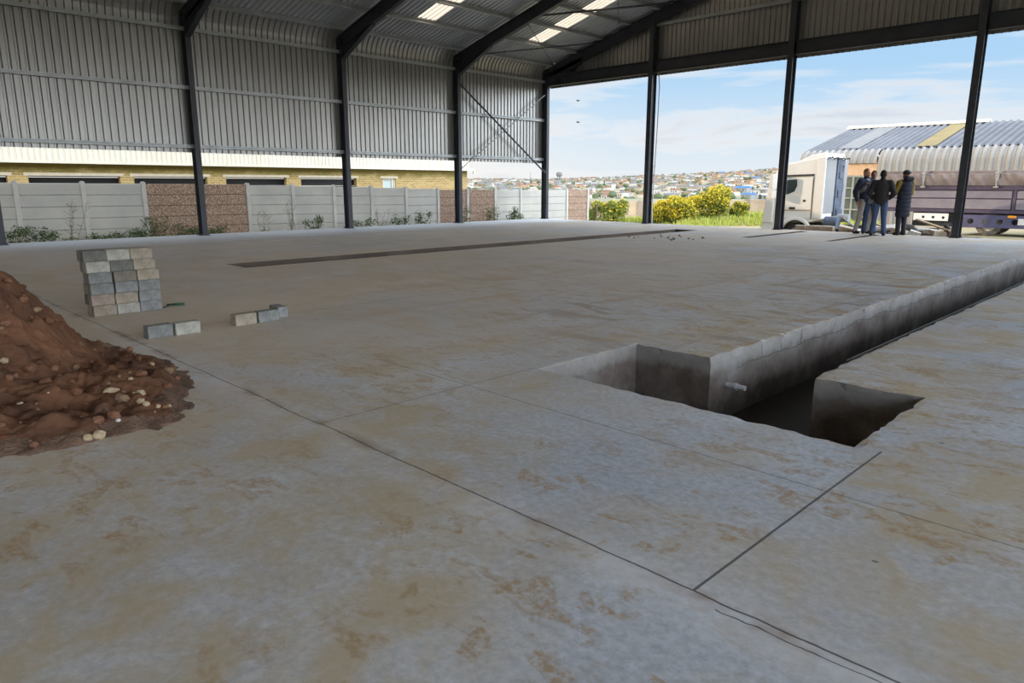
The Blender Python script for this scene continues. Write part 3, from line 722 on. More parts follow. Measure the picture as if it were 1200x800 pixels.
q = MB(); q.tube([(-8.36, 2.90, .02), (-8.30, 3.02, .02)], [.013, .016], 10); q.tube([(-8.40, 2.86, .018), (-8.34, 2.98, .02)], [.009, .011], 8); q.build('handle', M['green'], t, smooth=True)

# ------------------------------------------------------------------ precast fence and weeds
FX = -21.6
def ftop(y):
    T = [(-20, 1.5), (4, 1.38), (9.4, 1.345), (14.6, 1.25), (18, 1.155), (26.6, 1.10), (40, 1.0)]
    for (a, b), (c, d) in zip(T, T[1:]):
        if a <= y <= c: return b+(d-b)*(y-a)/(c-a)
fence = thing('precast_fence', 'precast concrete slat fence along the left side, pale with three brown pebbled stretches', 'fence', (FX, 10, -.4))
for k in range(-6, 16):
    y = 4.05+1.5*k; tp = ftop(y+.75)
    if k <= 15:
        q = MB(); q.box(FX-.05, FX+.07, y-.055, y+.055, terrain(FX, y)-.3, ftop(y)+.015)
        q.prism([(-.055, 0), (.055, 0), (.04, .03), (.015, .045), (-.015, .045), (-.04, .03)], lambda a, b, t_, y=y: (FX-.05+.12*t_, y+a, ftop(y)+.015+b))
        q.build('fence_post', M['precast_post'], fence)
    if k == 15: break
    brown = k in (2, 3, 9, 10, 14)
    q = MB()
    hs = .30
    for s in range(6):
        z1 = tp-s*hs; z0 = z1-hs
        q.prism([(z0, -.005), (z0+.011, -.03), (z1-.011, -.03), (z1, -.005), (z1, .02), (z0, .02)], lambda a, b, t_, y=y: (FX-b, y+.05+1.4*t_, a))
    o = q.build('fence_panel', M['speckle'] if brown else M['precast'], fence)
    if brown: o['label'] = 'brown pebbled fence panel'
q = MB(); q.tube([(-21.9, 27.6, -1.3), (-21.88, 27.62, .42)], [.07, .06], 10); tag(q.build('wooden_stake', M['stem']), 'short dark wooden stake beyond the end of the fence', 'stake')

def leaf_quads(mb, c, n, spread, size, rnd, droop=0):
    for _ in range(n):
        d = Vector((rnd.gauss(0, 1), rnd.gauss(0, 1), rnd.gauss(0, 1))); d.normalize(); p = Vector(c)+Vector((d.x*spread[0], d.y*spread[1], d.z*spread[2]))*rnd.random()**.4
        a = Vector((rnd.gauss(0, 1), rnd.gauss(0, 1), rnd.gauss(0, .7))).normalized(); b = a.cross(Vector((rnd.gauss(0, 1), rnd.gauss(0, 1), rnd.gauss(0, 1)))).normalized(); s = size*rnd.uniform(.6, 1.3)
        n_ = a.cross(b)*s*.12
        mb.add([p-a*s, p-b*s*.42+n_, p+a*s, p+b*s*.42+n_], [(0, 1, 2, 3)])
def weed(name, x, y, h, kind, label, seed, grp='weeds along the slab edge'):
    rnd = random.Random(seed); z0 = terrain(x, y)-.02
    t = thing(name, label, 'plant', (x, y, z0+.02), grp)
    st = MB(); lf = MB()
    if kind == 'dry':
        for k in range(4):
            p = Vector((x+rnd.uniform(-.08, .08), y+rnd.uniform(-.15, .15), z0)); d = Vector((rnd.uniform(-.1, .1), rnd.uniform(-.25, .25), 1)); pts = [p.copy()]
            for s in range(6): p = p+d*h/6*rnd.uniform(.8, 1.1); d.y += rnd.uniform(-.15, .15); pts.append(p.copy())
            st.tube(pts, [.007-.0008*i for i in range(7)], 5)
            for s in range(2, 7):
                for _ in range(2):
                    e = pts[s]+Vector((rnd.uniform(-.1, .1), rnd.uniform(-.16, .16), rnd.uniform(.04, .16))); st.tube([pts[s], e], [.004, .002], 4); leaf_quads(lf, e, 2, (.02, .02, .02), .016, rnd)
        leaf_quads(lf, (x, y, z0+.14), 150, (.12, .3, .17), .035, rnd)
        mat = M['weed2']
    else:
        w = {'bush': .34, 'low': .42, 'tall': .26}[kind]
        for k in range(7):
            a = rnd.uniform(0, 6.28); e = Vector((x+math.cos(a)*w*.4, y+math.sin(a)*w*.7, z0+h*rnd.uniform(.6, 1))); st.tube([(x, y, z0), e], [.008, .003], 5)
            leaf_quads(lf, e, 34, (w*.35, w*.45, h*.22), .035, rnd)
        leaf_quads(lf, (x, y, z0+h*.42), 200, (w*.55, w, h*.46), .04, rnd)
        mat = M['weed']
    st.build('stem', M['stem'], t); lf.build('foliage', mat, t)
WX = -20.75
WD = [(3.75, .42, 'bush', 'green weed clump at the left picture edge below the fence'), (4.35, .40, 'bush', 'dark weed clump below the leftmost whole fence panel'), (4.95, 1.0, 'dry', 'tall dry weed with bare branching stems against the pale fence'),
      (5.7, .22, 'low', 'small dark weed beneath the second pale fence panel'), (6.35, .30, 'low', 'low leafy weed left of the brown fence panels'), (6.95, .55, 'bush', 'bushy dark weed at the foot of the first brown fence panel'),
      (7.75, .36, 'low', 'weed just left of the column by the brown panels'), (8.5, .28, 'low', 'weed just right of the column by the brown panels'), (10.1, .62, 'dry', 'dry weed where the pale panels resume'),
      (11.0, .95, 'dry', 'tall thin dry weed in front of the third pale panel'), (11.75, .48, 'bush', 'dark leafy weed left of the second column'), (13.6, .38, 'low', 'weed just right of the second column'),
      (14.4, .62, 'dry', 'dry flowering weed before the pale panels'), (15.2, .45, 'low', 'weed left of the narrow brown panels'), (16.2, .55, 'bush', 'green weed at the foot of the narrow brown panels'),
      (18.1, .85, 'bush', 'leafy green bush just right of the braced column'), (19.0, .8, 'dry', 'thin weed between two green bushes by the gable end'), (19.6, .72, 'bush', 'leafy green bush midway in the end bay'),
      (20.7, .70, 'bush', 'leafy dark bush left of the gable corner column'), (21.1, .42, 'low', 'low weed at the foot of the gable corner column')]
for k, (y, h, kd, l) in enumerate(WD): weed('weed', WX, y, h+.12, kd, l, k+3)

# ------------------------------------------------------------------ garage block to the left
GXW = -28.0
gar = thing('garage_block', 'long low garage block of mossy yellow brick with cream ribbed fascia', 'building', (GXW, 8, -1.2))
OPN = [(-12.5, -9.8), (-9.2, -6.5), (-5.9, -3.2), (-2.6, -.2), (.7, 1.9), (2.35, 5.09), (5.66, 8.42), (8.87, 11.48), (12.21, 14.75), (15.41, 18.13)]
WIN = (19.54, 20.26)
q = MB(); ZB = -1.6; ZT = 2.3; LT = 1.62
def wall_piece(y0, y1, z0, z1): q.box(GXW-.22, GXW, y0, y1, z0, z1)
prev = -16.0
for a, b in OPN+[WIN]:
    wall_piece(prev, a, ZB, LT)
    if (a, b) == WIN: wall_piece(a, b, ZB, .7)
    prev = b
wall_piece(prev, 24.72, ZB, LT); wall_piece(-16, 24.72, LT, ZT)
q.box(GXW-6, GXW-.22, 24.5, 24.72, ZB, ZT+.3)
q.build('brick_wall', M['ybrick'], gar)
q = MB()
for a, b in OPN+[WIN]: q.box(GXW-.1, GXW+.012, a-.12, b+.12, LT, LT+.10)
q.build('lintel', M['lintel'], gar)
for a, b in OPN:
    d = MB()
    for s in range(12): d.box(GXW-.42-.012*(s % 2), GXW-.36, a-.1, b+.1, ZB+s*.29, ZB+s*.29+.27)
    d.build('garage_door', M['dark'], gar)
w_ = MB()
for a, b, c, d in ((19.54, 19.6, .7, 1.62), (20.2, 20.26, .7, 1.62), (19.54, 20.26, .7, .76), (19.54, 20.26, 1.56, 1.62)): w_.box(GXW-.12, GXW-.05, a, b, c, d)
w_.box(GXW-.1, GXW-.02, 20.06, 20.1, .7, 1.62)
wf = w_.build('window_frame', M['white'], gar); pn = MB(); pn.box(GXW-.1, GXW-.09, 19.58, 20.2, .74, 1.58); M['pane'] = pm('pale frosted pane', (.42, .48, .45), (.36, .42, .4), 2, .2); p_ = pn.build('pane', M['pane'], wf)
p_.location = (0, 0, 0) if False else p_.location
# ribbed fascia
pr = rib_profile(-16.2, 24.75); mb = MB(); vs = []
for (y, h) in pr: vs += [(GXW+.12+.034-h, y, 2.07), (GXW+.12+.034-h, y, 3.15)]
for k in range(len(pr)-1): mb.f.append((2*k, 2*k+2, 2*k+3, 2*k+1)); mb.mi.append(0)
mb.v = vs; mb.build('fascia', M['white'], gar)
q = MB(); q.prism([(GXW+.1, 3.1), (GXW-6.2, 6.2), (GXW-6.2, 2.3), (GXW-.1, 2.3), (GXW-.1, 2.12), (GXW+.1, 2.12)], lambda a, b, t_: (a, -16.2+40.95*t_, b)); q.build('roof', M['wroof'], gar)  # unseen roof, ridge raised to block low sun from the shed floor
q = MB(); q.box(GXW+.16, GXW+.27, -16.0, 24.98, 2.02, 2.12); q.tube([(GXW+.2, 25.0, 2.1), (GXW+.2, 25.0, 1.85)], .05, 8); q.build('gutter', M['white'], gar)

# ------------------------------------------------------------------ warehouse at the right
WY = 50.0; WRY = 58.5; WXL = -21.9; WXR = 4.0
wh = thing('warehouse', 'grey warehouse with curved ribbed eave, pale ridge cap and two translucent roof strips', 'building', (-9, 54, -1))
def wsection():
    pts = []
    R_ = .85; zc = 2.75; s_ = .245; a_ = math.atan(s_)
    pts.append((WY, 2.0)); pts.append((WY, zc))
    for k in range(1, 7):
        t_ = PI-(PI/2-a_)*k/6; pts.append((WY+R_+R_*math.cos(t_), zc+R_*math.sin(t_)))
    return pts, s_
wsec, ws = wsection()
wtop = wsec[-1]; wr_z = lambda y: wtop[1]+ws*(y-wtop[0])
def ribbed_x(secpts, x0, x1, mat, name, pitch=.42, h=.10):
    mb = MB(); k_ = int((x1-x0)/pitch); prof_ = []
    for i in range(k_): prof_ += [(x0+i*pitch, 0), (x0+i*pitch+pitch*.45, 0), (x0+i*pitch+pitch*.6, h), (x0+i*pitch+pitch*.85, h)]
    prof_.append((x0+k_*pitch, 0)); nr = normals(secpts); vs = []
    for (y, z_), (a, b) in zip(secpts, nr):
        for (x, hh) in prof_: vs.append((x, y+a*hh, z_+b*hh))
    k2 = len(prof_); mb.add(vs, [(i*k2+j, i*k2+j+1, (i+1)*k2+j+1, (i+1)*k2+j) for i in range(len(secpts)-1) for j in range(k2-1)])
    return mb.build(name, mat, wh)
s1 = [p for p in wsec]; s1[0] = (WY, 2.72)
ribbed_x(s1, WXL, -16.75, M['wsheet'], 'curved_eave'); s2 = [p for p in wsec]; s2[0] = (WY, -1.2); ribbed_x(s2, -16.75, WXR, M['wsheet'], 'wall_sheet')
ribbed_x([wtop, (WRY, wr_z(WRY))], WXL, WXR, M['wroof'], 'roof_sheet')
ribbed_x([(WRY, wr_z(WRY)), (WRY+8.5, wr_z(WRY)-8.5*ws)], WXL, WXR, M['wroof'], 'roof_sheet')
def strip(xa_, xb_, mat, nm):
    q = MB()
    for x in (xa_,):
        y0, y1 = wtop[0]+.3, WRY-.6
        q.prism([(y0, wr_z(y0)+.075), (y1, wr_z(y1)+.075), (y1, wr_z(y1)+.11), (y0, wr_z(y0)+.11)], lambda a, b, t_: (xa_+(xb_-xa_)*t_, a, b))
    o = q.build(nm, mat, wh); return o
strip(-19.7, -18.4, M['wlight'], 'translucent_strip')['label'] = 'pale grey translucent strip'
strip(-14.9, -13.8, M['wyellow'], 'translucent_strip')['label'] = 'yellowed translucent strip'
q = MB(); q.prism([(WRY-.45, wr_z(WRY-.45)+.11), (WRY, wr_z(WRY)+.12), (WRY+.45, wr_z(WRY-.45)+.11), (WRY+.45, wr_z(WRY-.45)+.15), (WRY, wr_z(WRY)+.24), (WRY-.45, wr_z(WRY-.45)+.15)], lambda a, b, t_: (WXL-.1+(-12.6-WXL)*t_, a, b)); q.build('ridge_cap', M['white'], wh)
q = MB(); q.box(WXL+.1, -18.95, WY+.1, WY+.35, -1.4, 2.8); q.box(-18.95, -16.6, WY+.1, WY+.35, 1.95, 2.8); q.box(-16.9, WXR, WY+.1, WY+.35, -1.4, 2.0)
q.prism([(WY+.2, -1.4), (WY+.2, 2.9), (WRY, wr_z(WRY)-.1), (2*WRY-WY-.2, 2.9), (2*WRY-WY-.2, -1.4)], lambda a, b, t_: (WXL+.1+.2*t_, a, b)); q.build('brick_wall', M['pbrick'], wh)
q = MB(); q.box(WXL+.05, WXL+.12, WY, WRY, 1.0, 1.01); 
dr = MB()
for x in (-18.95, -18.25, -17.6, -16.98): dr.box(x, x+.10, WY+.02, WY+.14, -1.2, 1.95)
for z_ in (-1.2, -.3, .45, 1.1, 1.85): dr.box(-18.95, -16.9, WY+.03, WY+.13, z_, z_+.08)
M['dframe'] = pm('pale green aluminium', (.27, .27, .225), (.22, .225, .19), 2, .6); M['dpane'] = pm('dusty green pane', (.10, .11, .085), (.07, .08, .06), 1.2, .6)
d_ = dr.build('door', M['dframe'], wh); pn = MB(); pn.box(-18.9, -16.95, WY+.12, WY+.15, -1.2, 1.9); pn.build('door_pane', M['dpane'], wh)

# ------------------------------------------------------------------ lorry cab
TY = 29.0
trk = thing('lorry', 'white lorry cab facing left beyond the open gable', 'lorry', (-12.5, TY, -1.15))
def arc(cx, cz, r, a0, a1, n): return [(cx+r*math.cos(math.radians(a0+(a1-a0)*k/n)), cz+r*math.sin(math.radians(a0+(a1-a0)*k/n))) for k in range(n+1)]
AX, AZ = -12.66, -.66
prof_c = [(-14.02, -.8), (-14.12, -.45), (-14.08, .25), (-14.0, .75), (-13.72, 1.72), (-13.55, 2.05), (-13.3, 2.16), (-12.6, 2.30), (-11.95, 2.40), (-11.72, 2.40), (-11.70, -.02), (-12.0, -.1)]+arc(AX, AZ, .60, 55, 165, 12)+[(-13.35, -.75)]
q = MB(); q.prism(prof_c, lambda a, b, t_: (a, TY+2.35*t_, b)); q.build('cab_body', M['truck'], trk, bevel=.05, seg=2)
q = MB(); q.prism([(-13.35, .0), (-13.42, .9), (-13.30, 1.35), (-13.18, 1.60), (-12.08, 1.62), (-12.06, .02), (-12.2, .0), (-12.4, .05), (-12.66, .07), (-12.95, .0)], lambda a, b, t_: (a, TY-.018+.03*t_, b)); dr = q.build('door', M['truck'], trk, bevel=.012)
q = MB(); q.prism([(-13.36, .95), (-13.25, 1.30), (-13.12, 1.55), (-12.72, 1.56), (-12.70, 1.30), (-12.80, 1.08), (-13.05, .97)], lambda a, b, t_: (a, TY-.024+.012*t_, b)); q.build('side_window', M['glass'], trk)
q = MB(); q.prism([(-13.16, 1.66), (-12.05, 1.69), (-12.05, 1.77), (-13.16, 1.74)], lambda a, b, t_: (a, TY-.03+.05*t_, b)); q.build('drip_rail', M['black'], trk)
for (x, z_, w) in ((-12.84, .42, .26), (-12.36, .72, .12)):
    q = MB(); q.box(x-w/2, x+w/2, TY-.035, TY, z_-.045, z_+.045); q.build('door_handle', M['black'], trk, bevel=.012)
q = MB(); q.prism([(-13.1, 2.14), (-12.7, 2.34), (-12.3, 2.52), (-11.75, 2.60), (-11.72, 2.36), (-12.4, 2.28)], lambda a, b, t_: (a, TY+.2+1.95*t_, b)); q.build('roof_spoiler', M['truck'], trk, bevel=.04)
q = MB(); q.prism([(-11.98, .05), (-11.96, 2.40), (-11.62, 2.44), (-11.60, .0)], lambda a, b, t_: (a, TY-.05+.08*t_, b)); q.build('side_fairing', M['truck'], trk, bevel=.02)
q = MB(); q.box(-11.70, -11.66, TY+.05, TY+1.15, .25, 2.36); q.build('rear_panel', M['wlight'], trk, bevel=.01)
q = MB(); q.box(-11.70, -11.62, TY+1.18, TY+1.40, .1, 2.42)
for k in range(9): q.box(-11.72, -11.58-.03*(k % 3), TY+1.36, TY+1.95-.09*(k % 4), .12+.25*k, .12+.25*k+.245)
q.build('rear_equipment', M['slate'], trk)
q = MB(); q.box(-11.70, -11.64, TY+1.95, TY+2.3, .1, 2.3); q.build('rear_panel', M['wlight'], trk)
q = MB()
for k in range(12): q.tube([(-11.6, TY+.1+.19*k, 2.36+.03*(k % 3)), (-11.63, TY+.25+.19*k, 2.40-.02*(k % 2))], .03, 6)
q.build('torn_seal', M['black'], trk)
# mirrors, windscreen, bumper
q = MB(); q.prism([(-14.02, .78), (-13.73, 1.74), (-13.74, 1.76), (-14.03, .80)], lambda a, b, t_: (a-.012, TY+.12+2.1*t_, b)); q.build('windscreen', M['glass'], trk)
q = MB(); q.box(-13.56, -13.40, TY-.72, TY-.30, 1.18, 1.78); q.box(-13.55, -13.41, TY-.70, TY-.32, .82, 1.12); q.tube([(-13.48, TY-.34, 1.70), (-13.50, TY+.05, 1.72)], .03, 8); q.tube([(-13.48, TY-.34, .9), (-13.52, TY+.05, .95)], .03, 8); q.build('mirror', M['truck'], trk, bevel=.03)
q = MB(); q.prism([(-13.42, .30), (-12.02, .33), (-12.02, .38), (-13.42, .35)], lambda a, b, t_: (a, TY-.030+.03*t_, b)); M['dirt'] = pm('tan body moulding', (.38, .27, .16), (.30, .22, .14), 3, .7); q.build('body_moulding', M['dirt'], trk)
q = MB()
o1 = arc(AX, AZ, .74, 20, 165, 16); i1 = arc(AX, AZ, .61, 20, 165, 16)
q.prism(o1+i1[::-1], lambda a, b, t_: (a, TY-.07+.09*t_, b)); q.build('arch_flare', M['truck'], trk, bevel=.015)
q = MB(); q.box(-12.06, -12.045, TY-.022, TY, .0, 1.66); q.box(-13.40, -13.385, TY-.022, TY, .0, 1.0); q.build('door_gap', M['black'], trk)
q = MB(); q.prism([(-14.06, -.2), (-14.0, .74), (-13.74, 1.66), (-13.60, 1.66), (-13.62, .74), (-13.64, -.2)], lambda a, b, t_: (a, TY-.06+.09*t_, b)); q.build('corner_deflector', M['truck'], trk, bevel=.03)
q = MB(); q.box(-14.16, -13.5, TY-.02, TY+2.37, -.95, -.5); q.build('bumper', M['truck'], trk, bevel=.05)
M['tyre_dust'] = pm('dusty tyre rubber', (.20, .17, .13), (.09, .08, .065), 5, .9)
def wheel(par, x, y, z_, r, w=.28, rimm=None, tm=None):
    q = MB(); n_ = 36; pr_ = [(-w/2, .60*r), (-w/2, .9*r), (-w/2+.04, r), (w/2-.04, r), (w/2, .9*r), (w/2, .60*r)]
    vs = []; fs = []
    for k in range(n_):
        a = 2*PI*k/n_
        for (yy, rr_) in pr_: vs.append((x+rr_*math.cos(a), y+yy, z_+rr_*math.sin(a)))
    kk = len(pr_)
    for k in range(n_):
        for j in range(kk): fs.append((k*kk+j, k*kk+(j+1) % kk, ((k+1) % n_)*kk+(j+1) % kk, ((k+1) % n_)*kk+j))
    q.add(vs, fs); tyre = q.build('wheel', tm or M['rubber'], par, smooth=False)
    q = MB(); q.tube([(x, y-w/2+.06, z_), (x, y+w/2-.06, z_)], .60*r, 28); q.tube([(x, y-w/2-.01, z_), (x, y-w/2+.08, z_)], .22*r, 16)
    for k in range(8):
        a = 2*PI*k/8; q.tube([(x+.42*r*math.cos(a), y-w/2+.02, z_+.42*r*math.sin(a)), (x+.42*r*math.cos(a), y-w/2+.07, z_+.42*r*math.sin(a))], .07*r, 8)
    rb = q.build('rim', rimm or M['rim'], None); rb.parent = tyre; rb.matrix_parent_inverse = Matrix.Identity(4); rb.location = Vector((0, 0, 0))
    return tyre
wheel(trk, AX, TY+.22, -.65, .50); wheel(trk, AX, TY+2.1, -.65, .50)
for yy in (TY+.35, TY+1.75):
    q = MB(); wheel(trk, -9.0, yy+.1, -.65, .50)
q = MB(); q.box(-13.4, -7.8, TY+.72, TY+.82, -.5, -.24); q.box(-13.4, -7.8, TY+1.5, TY+1.6, -.5, -.24)
for x in (-11.2, -10.0, -8.4): q.box(x, x+.1, TY+.8, TY+1.52, -.48, -.3)
q.build('chassis', M['black'], trk)
q = MB(); q.tube([(-11.55, TY+.25, -.12), (-11.05, TY+.25, -.12)], .24, 20); q.build('air_tank', M['slate'], trk)
q = MB(); q.tube([(-11.2, TY+.62, .06), (-10.78, TY+.62, .06)], [.17, .15], 16); q.tube([(-11.0, TY+.5, .1), (-10.7, TY+.4, -.1), (-10.5, TY+.5, -.25)], .04, 8); q.build('air_filter', M['wlight'], trk)
q = MB(); q.tube(arc3 := [(AX+.58*math.cos(math.radians(a)), TY+.2, AZ+.58*math.sin(math.radians(a))) for a in range(10, 175, 11)], .05, 6, sq=(3.2, .5)); q.build('wheel_arch_liner', M['black'], trk)

# ------------------------------------------------------------------ trailer
RY = 36.0
trl = thing('trailer', 'long violet and blue low-sided trailer with rolled tarpaulin', 'trailer', (-6, RY, -.8))
TX0, TX1 = -11.7, .5
q = MB(); q.box(TX0, TX1, RY+.03, RY+.08, .24, 1.36); q.box(TX0, TX0+.05, RY+.03, RY+2.5, .24, 1.36); q.box(TX0, TX1, RY+2.4, RY+2.45, .24, 1.36); q.box(TX0, TX1, RY+.05, RY+2.45, .2, .3); q.build('body', M['violet_dark'], trl)
STX = [-10.04+2.77*k for k in range(-1, 4)]
for k, x in enumerate([TX0]+[-6.62, -3.6, -.6]):
    q = MB(); q.box(x, x+.10, RY-.02, RY+.05, .2, 1.36); q.build('stanchion', M['violet_dark'], trl)
pa = [TX0+.1, -9.3, -6.62]
for a, b in ((TX0+.12, -6.68), (-6.5, -3.65), (-3.48, -.65)):
    for z0, z1 in ((.34, .75), (.80, 1.10)):
        q = MB(); q.box(a, b, RY-.005, RY+.04, z0, z1); q.build('side_board', M['violet'], trl, bevel=.012)
for z0, z1, mt_ in ((1.14, 1.36, 'violet_dark'), (.17, .30, 'violet_dark')):
    q = MB(); q.box(TX0, TX1, RY-.025, RY+.05, z0, z1); q.build('rail', M[mt_], trl, bevel=.01)
# tarp: wrinkled folded sheet hanging over the side
mb = MB(); NXT = 340; NZT = 14; vs = []
rows = []
for j in range(NZT+1):
    t_ = j/NZT
    for i in range(NXT+1):
        x = TX0-.05+(TX1-TX0+.05)*i/NXT
        z_ = 1.33+.57*t_; y = RY-.06-.05*math.sin(t_*PI)
        if t_ > .86: y = RY-.05+(t_-.86)*2.2
        fold = noise.noise((x*1.6+z_*1.2, z_*.5, 0))*.09+noise.noise((x*5+2.5*z_, z_*1.5, 4))*.075
        for bx in STX:
            dx = x-bx
            if 0 < dx < .9: fold += .05*math.sin(dx*14+6*t_)*(1-dx/.9)*(.3+t_)
        y -= fold; vs.append((x, y, z_+.012*noise.noise((x*2, 3, 0))))
mb.add(vs, [(j*(NXT+1)+i, j*(NXT+1)+i+1, (j+1)*(NXT+1)+i+1, (j+1)*(NXT+1)+i) for j in range(NZT) for i in range(NXT)])
mb.build('tarpaulin', M['tarp'], trl, smooth=True)
q = MB(); q.tube([(TX0, RY+.12, 1.86), (TX1, RY+.12, 1.86)], .10, 12); q.build('tarpaulin_roll', M['tarp'], trl, smooth=True)
for x in STX:
    if x < TX0: continue
    q = MB(); q.tube([(x, RY-.10, 1.22), (x, RY-.13, 2.04)], .03, 8); q.box(x-.09, x+.09, RY-.16, RY-.08, 1.24, 1.30); q.tube([(x, RY-.12, 1.85), (x, RY-.30, 1.83), (x-.02, RY-.34, 1.70)], .028, 8)
    q.prism([(-.10, 1.9), (.10, 1.9), (.03, 1.45), (-.03, 1.45)], lambda a, b, t_, x=x: (x+a, RY-.13+.02*t_, b)); q.build('bracket', M['wsheet'], trl)
def holed_plate(mb, x0, x1, y, z0, z1, cs, r, th=.03):
    xs_ = [x0]+[(a[0]+b[0])/2 for a, b in zip(cs, cs[1:])]+[x1]
    for (cx, cz), xa_, xb_ in zip(cs, xs_, xs_[1:]):
        n_ = 24; outer = []; inner = []
        for k in range(n_):
            a = 2*PI*k/n_; c, s = math.cos(a), math.sin(a); inner.append((cx+r*c, cz+r*s))
            tx = ((xb_-cx)/c if c > 1e-9 else ((xa_-cx)/c if c < -1e-9 else 1e9)); tz = ((z1-cz)/s if s > 1e-9 else ((z0-cz)/s if s < -1e-9 else 1e9)); tt = min(tx, tz); outer.append([cx+tt*c, cz+tt*s])
        for corner in ((xa_, z0), (xa_, z1), (xb_, z0), (xb_, z1)):
            kmin = min(range(n_), key=lambda k: (outer[k][0]-corner[0])**2+(outer[k][1]-corner[1])**2); outer[kmin] = list(corner)
        vs = [(a, y, b) for a, b in outer]+[(a, y, b) for a, b in inner]+[(a, y+th, b) for a, b in inner]
        mb.add(vs, [(k, (k+1) % n_, n_+(k+1) % n_, n_+k) for k in range(n_)]+[(n_+k, n_+(k+1) % n_, 2*n_+(k+1) % n_, 2*n_+k) for k in range(n_)])
q = MB(); holed_plate(q, -8.4, TX1, RY+.0, -.43, .10, [(-8.05+.535*k, -.175) for k in range(16)], .115); q.build('chassis_rail', M['blue'], trl)
q = MB(); holed_plate(q, -10.3, -8.9, RY-.02, -.2, .12, [(-9.9, -.05), (-9.5, -.05), (-9.1, -.06)], .06); q.build('landing_gear_plate', M['truck'], trl)
q = MB(); q.box(-10.4, TX1, RY+.25, RY+.32, -.45, .2); q.box(-10.4, TX1, RY+1.9, RY+1.97, -.45, .2); q.build('inner_frame', M['black'], trl)
q = MB(); q.box(-6.72, -6.42, RY-.03, RY+.01, .0, .10); q.build('marker_lamp', M['orange'], trl, bevel=.01)
q = MB(); q.box(-6.33, -6.0, RY-.02, RY+.005, -.28, -.02); q.build('rating_plate', M['truck'], trl)
for x in (-7.4, -5.55, -3.9):
    for yy in (RY+.32, RY+2.1): wheel(trl, x, yy, -.29, .49, .3, M['truck'], M['tyre_dust'])

# ------------------------------------------------------------------ people
SKIN = pm('weathered skin', (.42, .20, .13), (.36, .165, .105), 6, .6); SKIN_D = pm('brown skin', (.20, .095, .055), (.16, .075, .045), 6, .6)
CLO = {k: pm('cloth '+k, c, tuple(v*.75 for v in c), 6, .85, .2) for k, c in {'navy': (.022, .026, .045), 'shirt': (.42, .52, .72), 'grey': (.33, .30, .27), 'black': (.018, .015, .015), 'jean': (.045, .068, .13),
      'puffer': (.016, .019, .03), 'mustard': (.20, .13, .02), 'darkleg': (.022, .022, .03), 'shoe': (.02, .017, .015), 'hairg': (.16, .085, .05), 'hairb': (.012, .01, .01), 'cap': (.03, .027, .025), 'dim': (.20, .20, .22)}.items()}
def remesh(mb, name, mat, parent, vox=.012, smooth=2):
    me = bpy.data.meshes.new(name); me.from_pydata(mb.v, [], mb.f)
    bm = bmesh.new(); bm.from_mesh(me); bmesh.ops.recalc_face_normals(bm, faces=bm.faces); bm.to_mesh(me); bm.free()
    o = bpy.data.objects.new(name, me); C.objects.link(o)
    r = o.modifiers.new('r', 'REMESH'); r.mode = 'VOXEL'; r.voxel_size = vox
    s = o.modifiers.new('s', 'SMOOTH'); s.iterations = smooth; s.factor = .5
    bpy.context.view_layer.update(); dg = bpy.context.evaluated_depsgraph_get()
    nm = bpy.data.meshes.new_from_object(o.evaluated_get(dg)); nm.name = name
    o.modifiers.clear(); o.data = nm; bpy.data.meshes.remove(me); nm.materials.clear(); nm.materials.append(mat)
    nm.polygons.foreach_set('use_smooth', [True]*len(nm.polygons))
    if parent: o.parent = parent
    return o
def V(*a): return Vector(a)
def limb(mb, pts, rad):
    # rounded chain
    for i in range(len(pts)-1):
        a, b = Vector(pts[i]), Vector(pts[i+1]); n_ = 4
        mb.tube([a.lerp(b, k/n_) for k in range(n_+1)], [rad[i]+(rad[i+1]-rad[i])*k/n_ for k in range(n_+1)], 12)
    for p, r in zip(pts, rad): mb.ball(p, r, 12, 8)
def hand(mb, wrist, d, pn, side):
    """palm along d with five curled fingers; pn = palm normal"""
    d = Vector(d).normalized(); pn = Vector(pn); pn = (pn-d*pn.dot(d)).normalized(); w = d.cross(pn)*side
    c = Vector(wrist)+d*.05
    Mx = Matrix((w, pn, d)).transposed()
    mb.ball(c, (.040, .017, .052), 10, 8, Mx)
    for k, (o, L) in enumerate(((-.03, .068), (-.01, .078), (.011, .072), (.030, .056))):
        b = c+d*.04+w*o; p1 = b+d*L*.45+pn*.008; p2 = p1+d*L*.25+pn*.022; p3 = p2+pn*.020; limb(mb, [b, p1, p2, p3], [.0095, .009, .0085, .0075])
    b = c-d*.012-w*.036; limb(mb, [b, b+d*.03-w*.02+pn*.012, b+d*.058-w*.018+pn*.028], [.012, .011, .009])
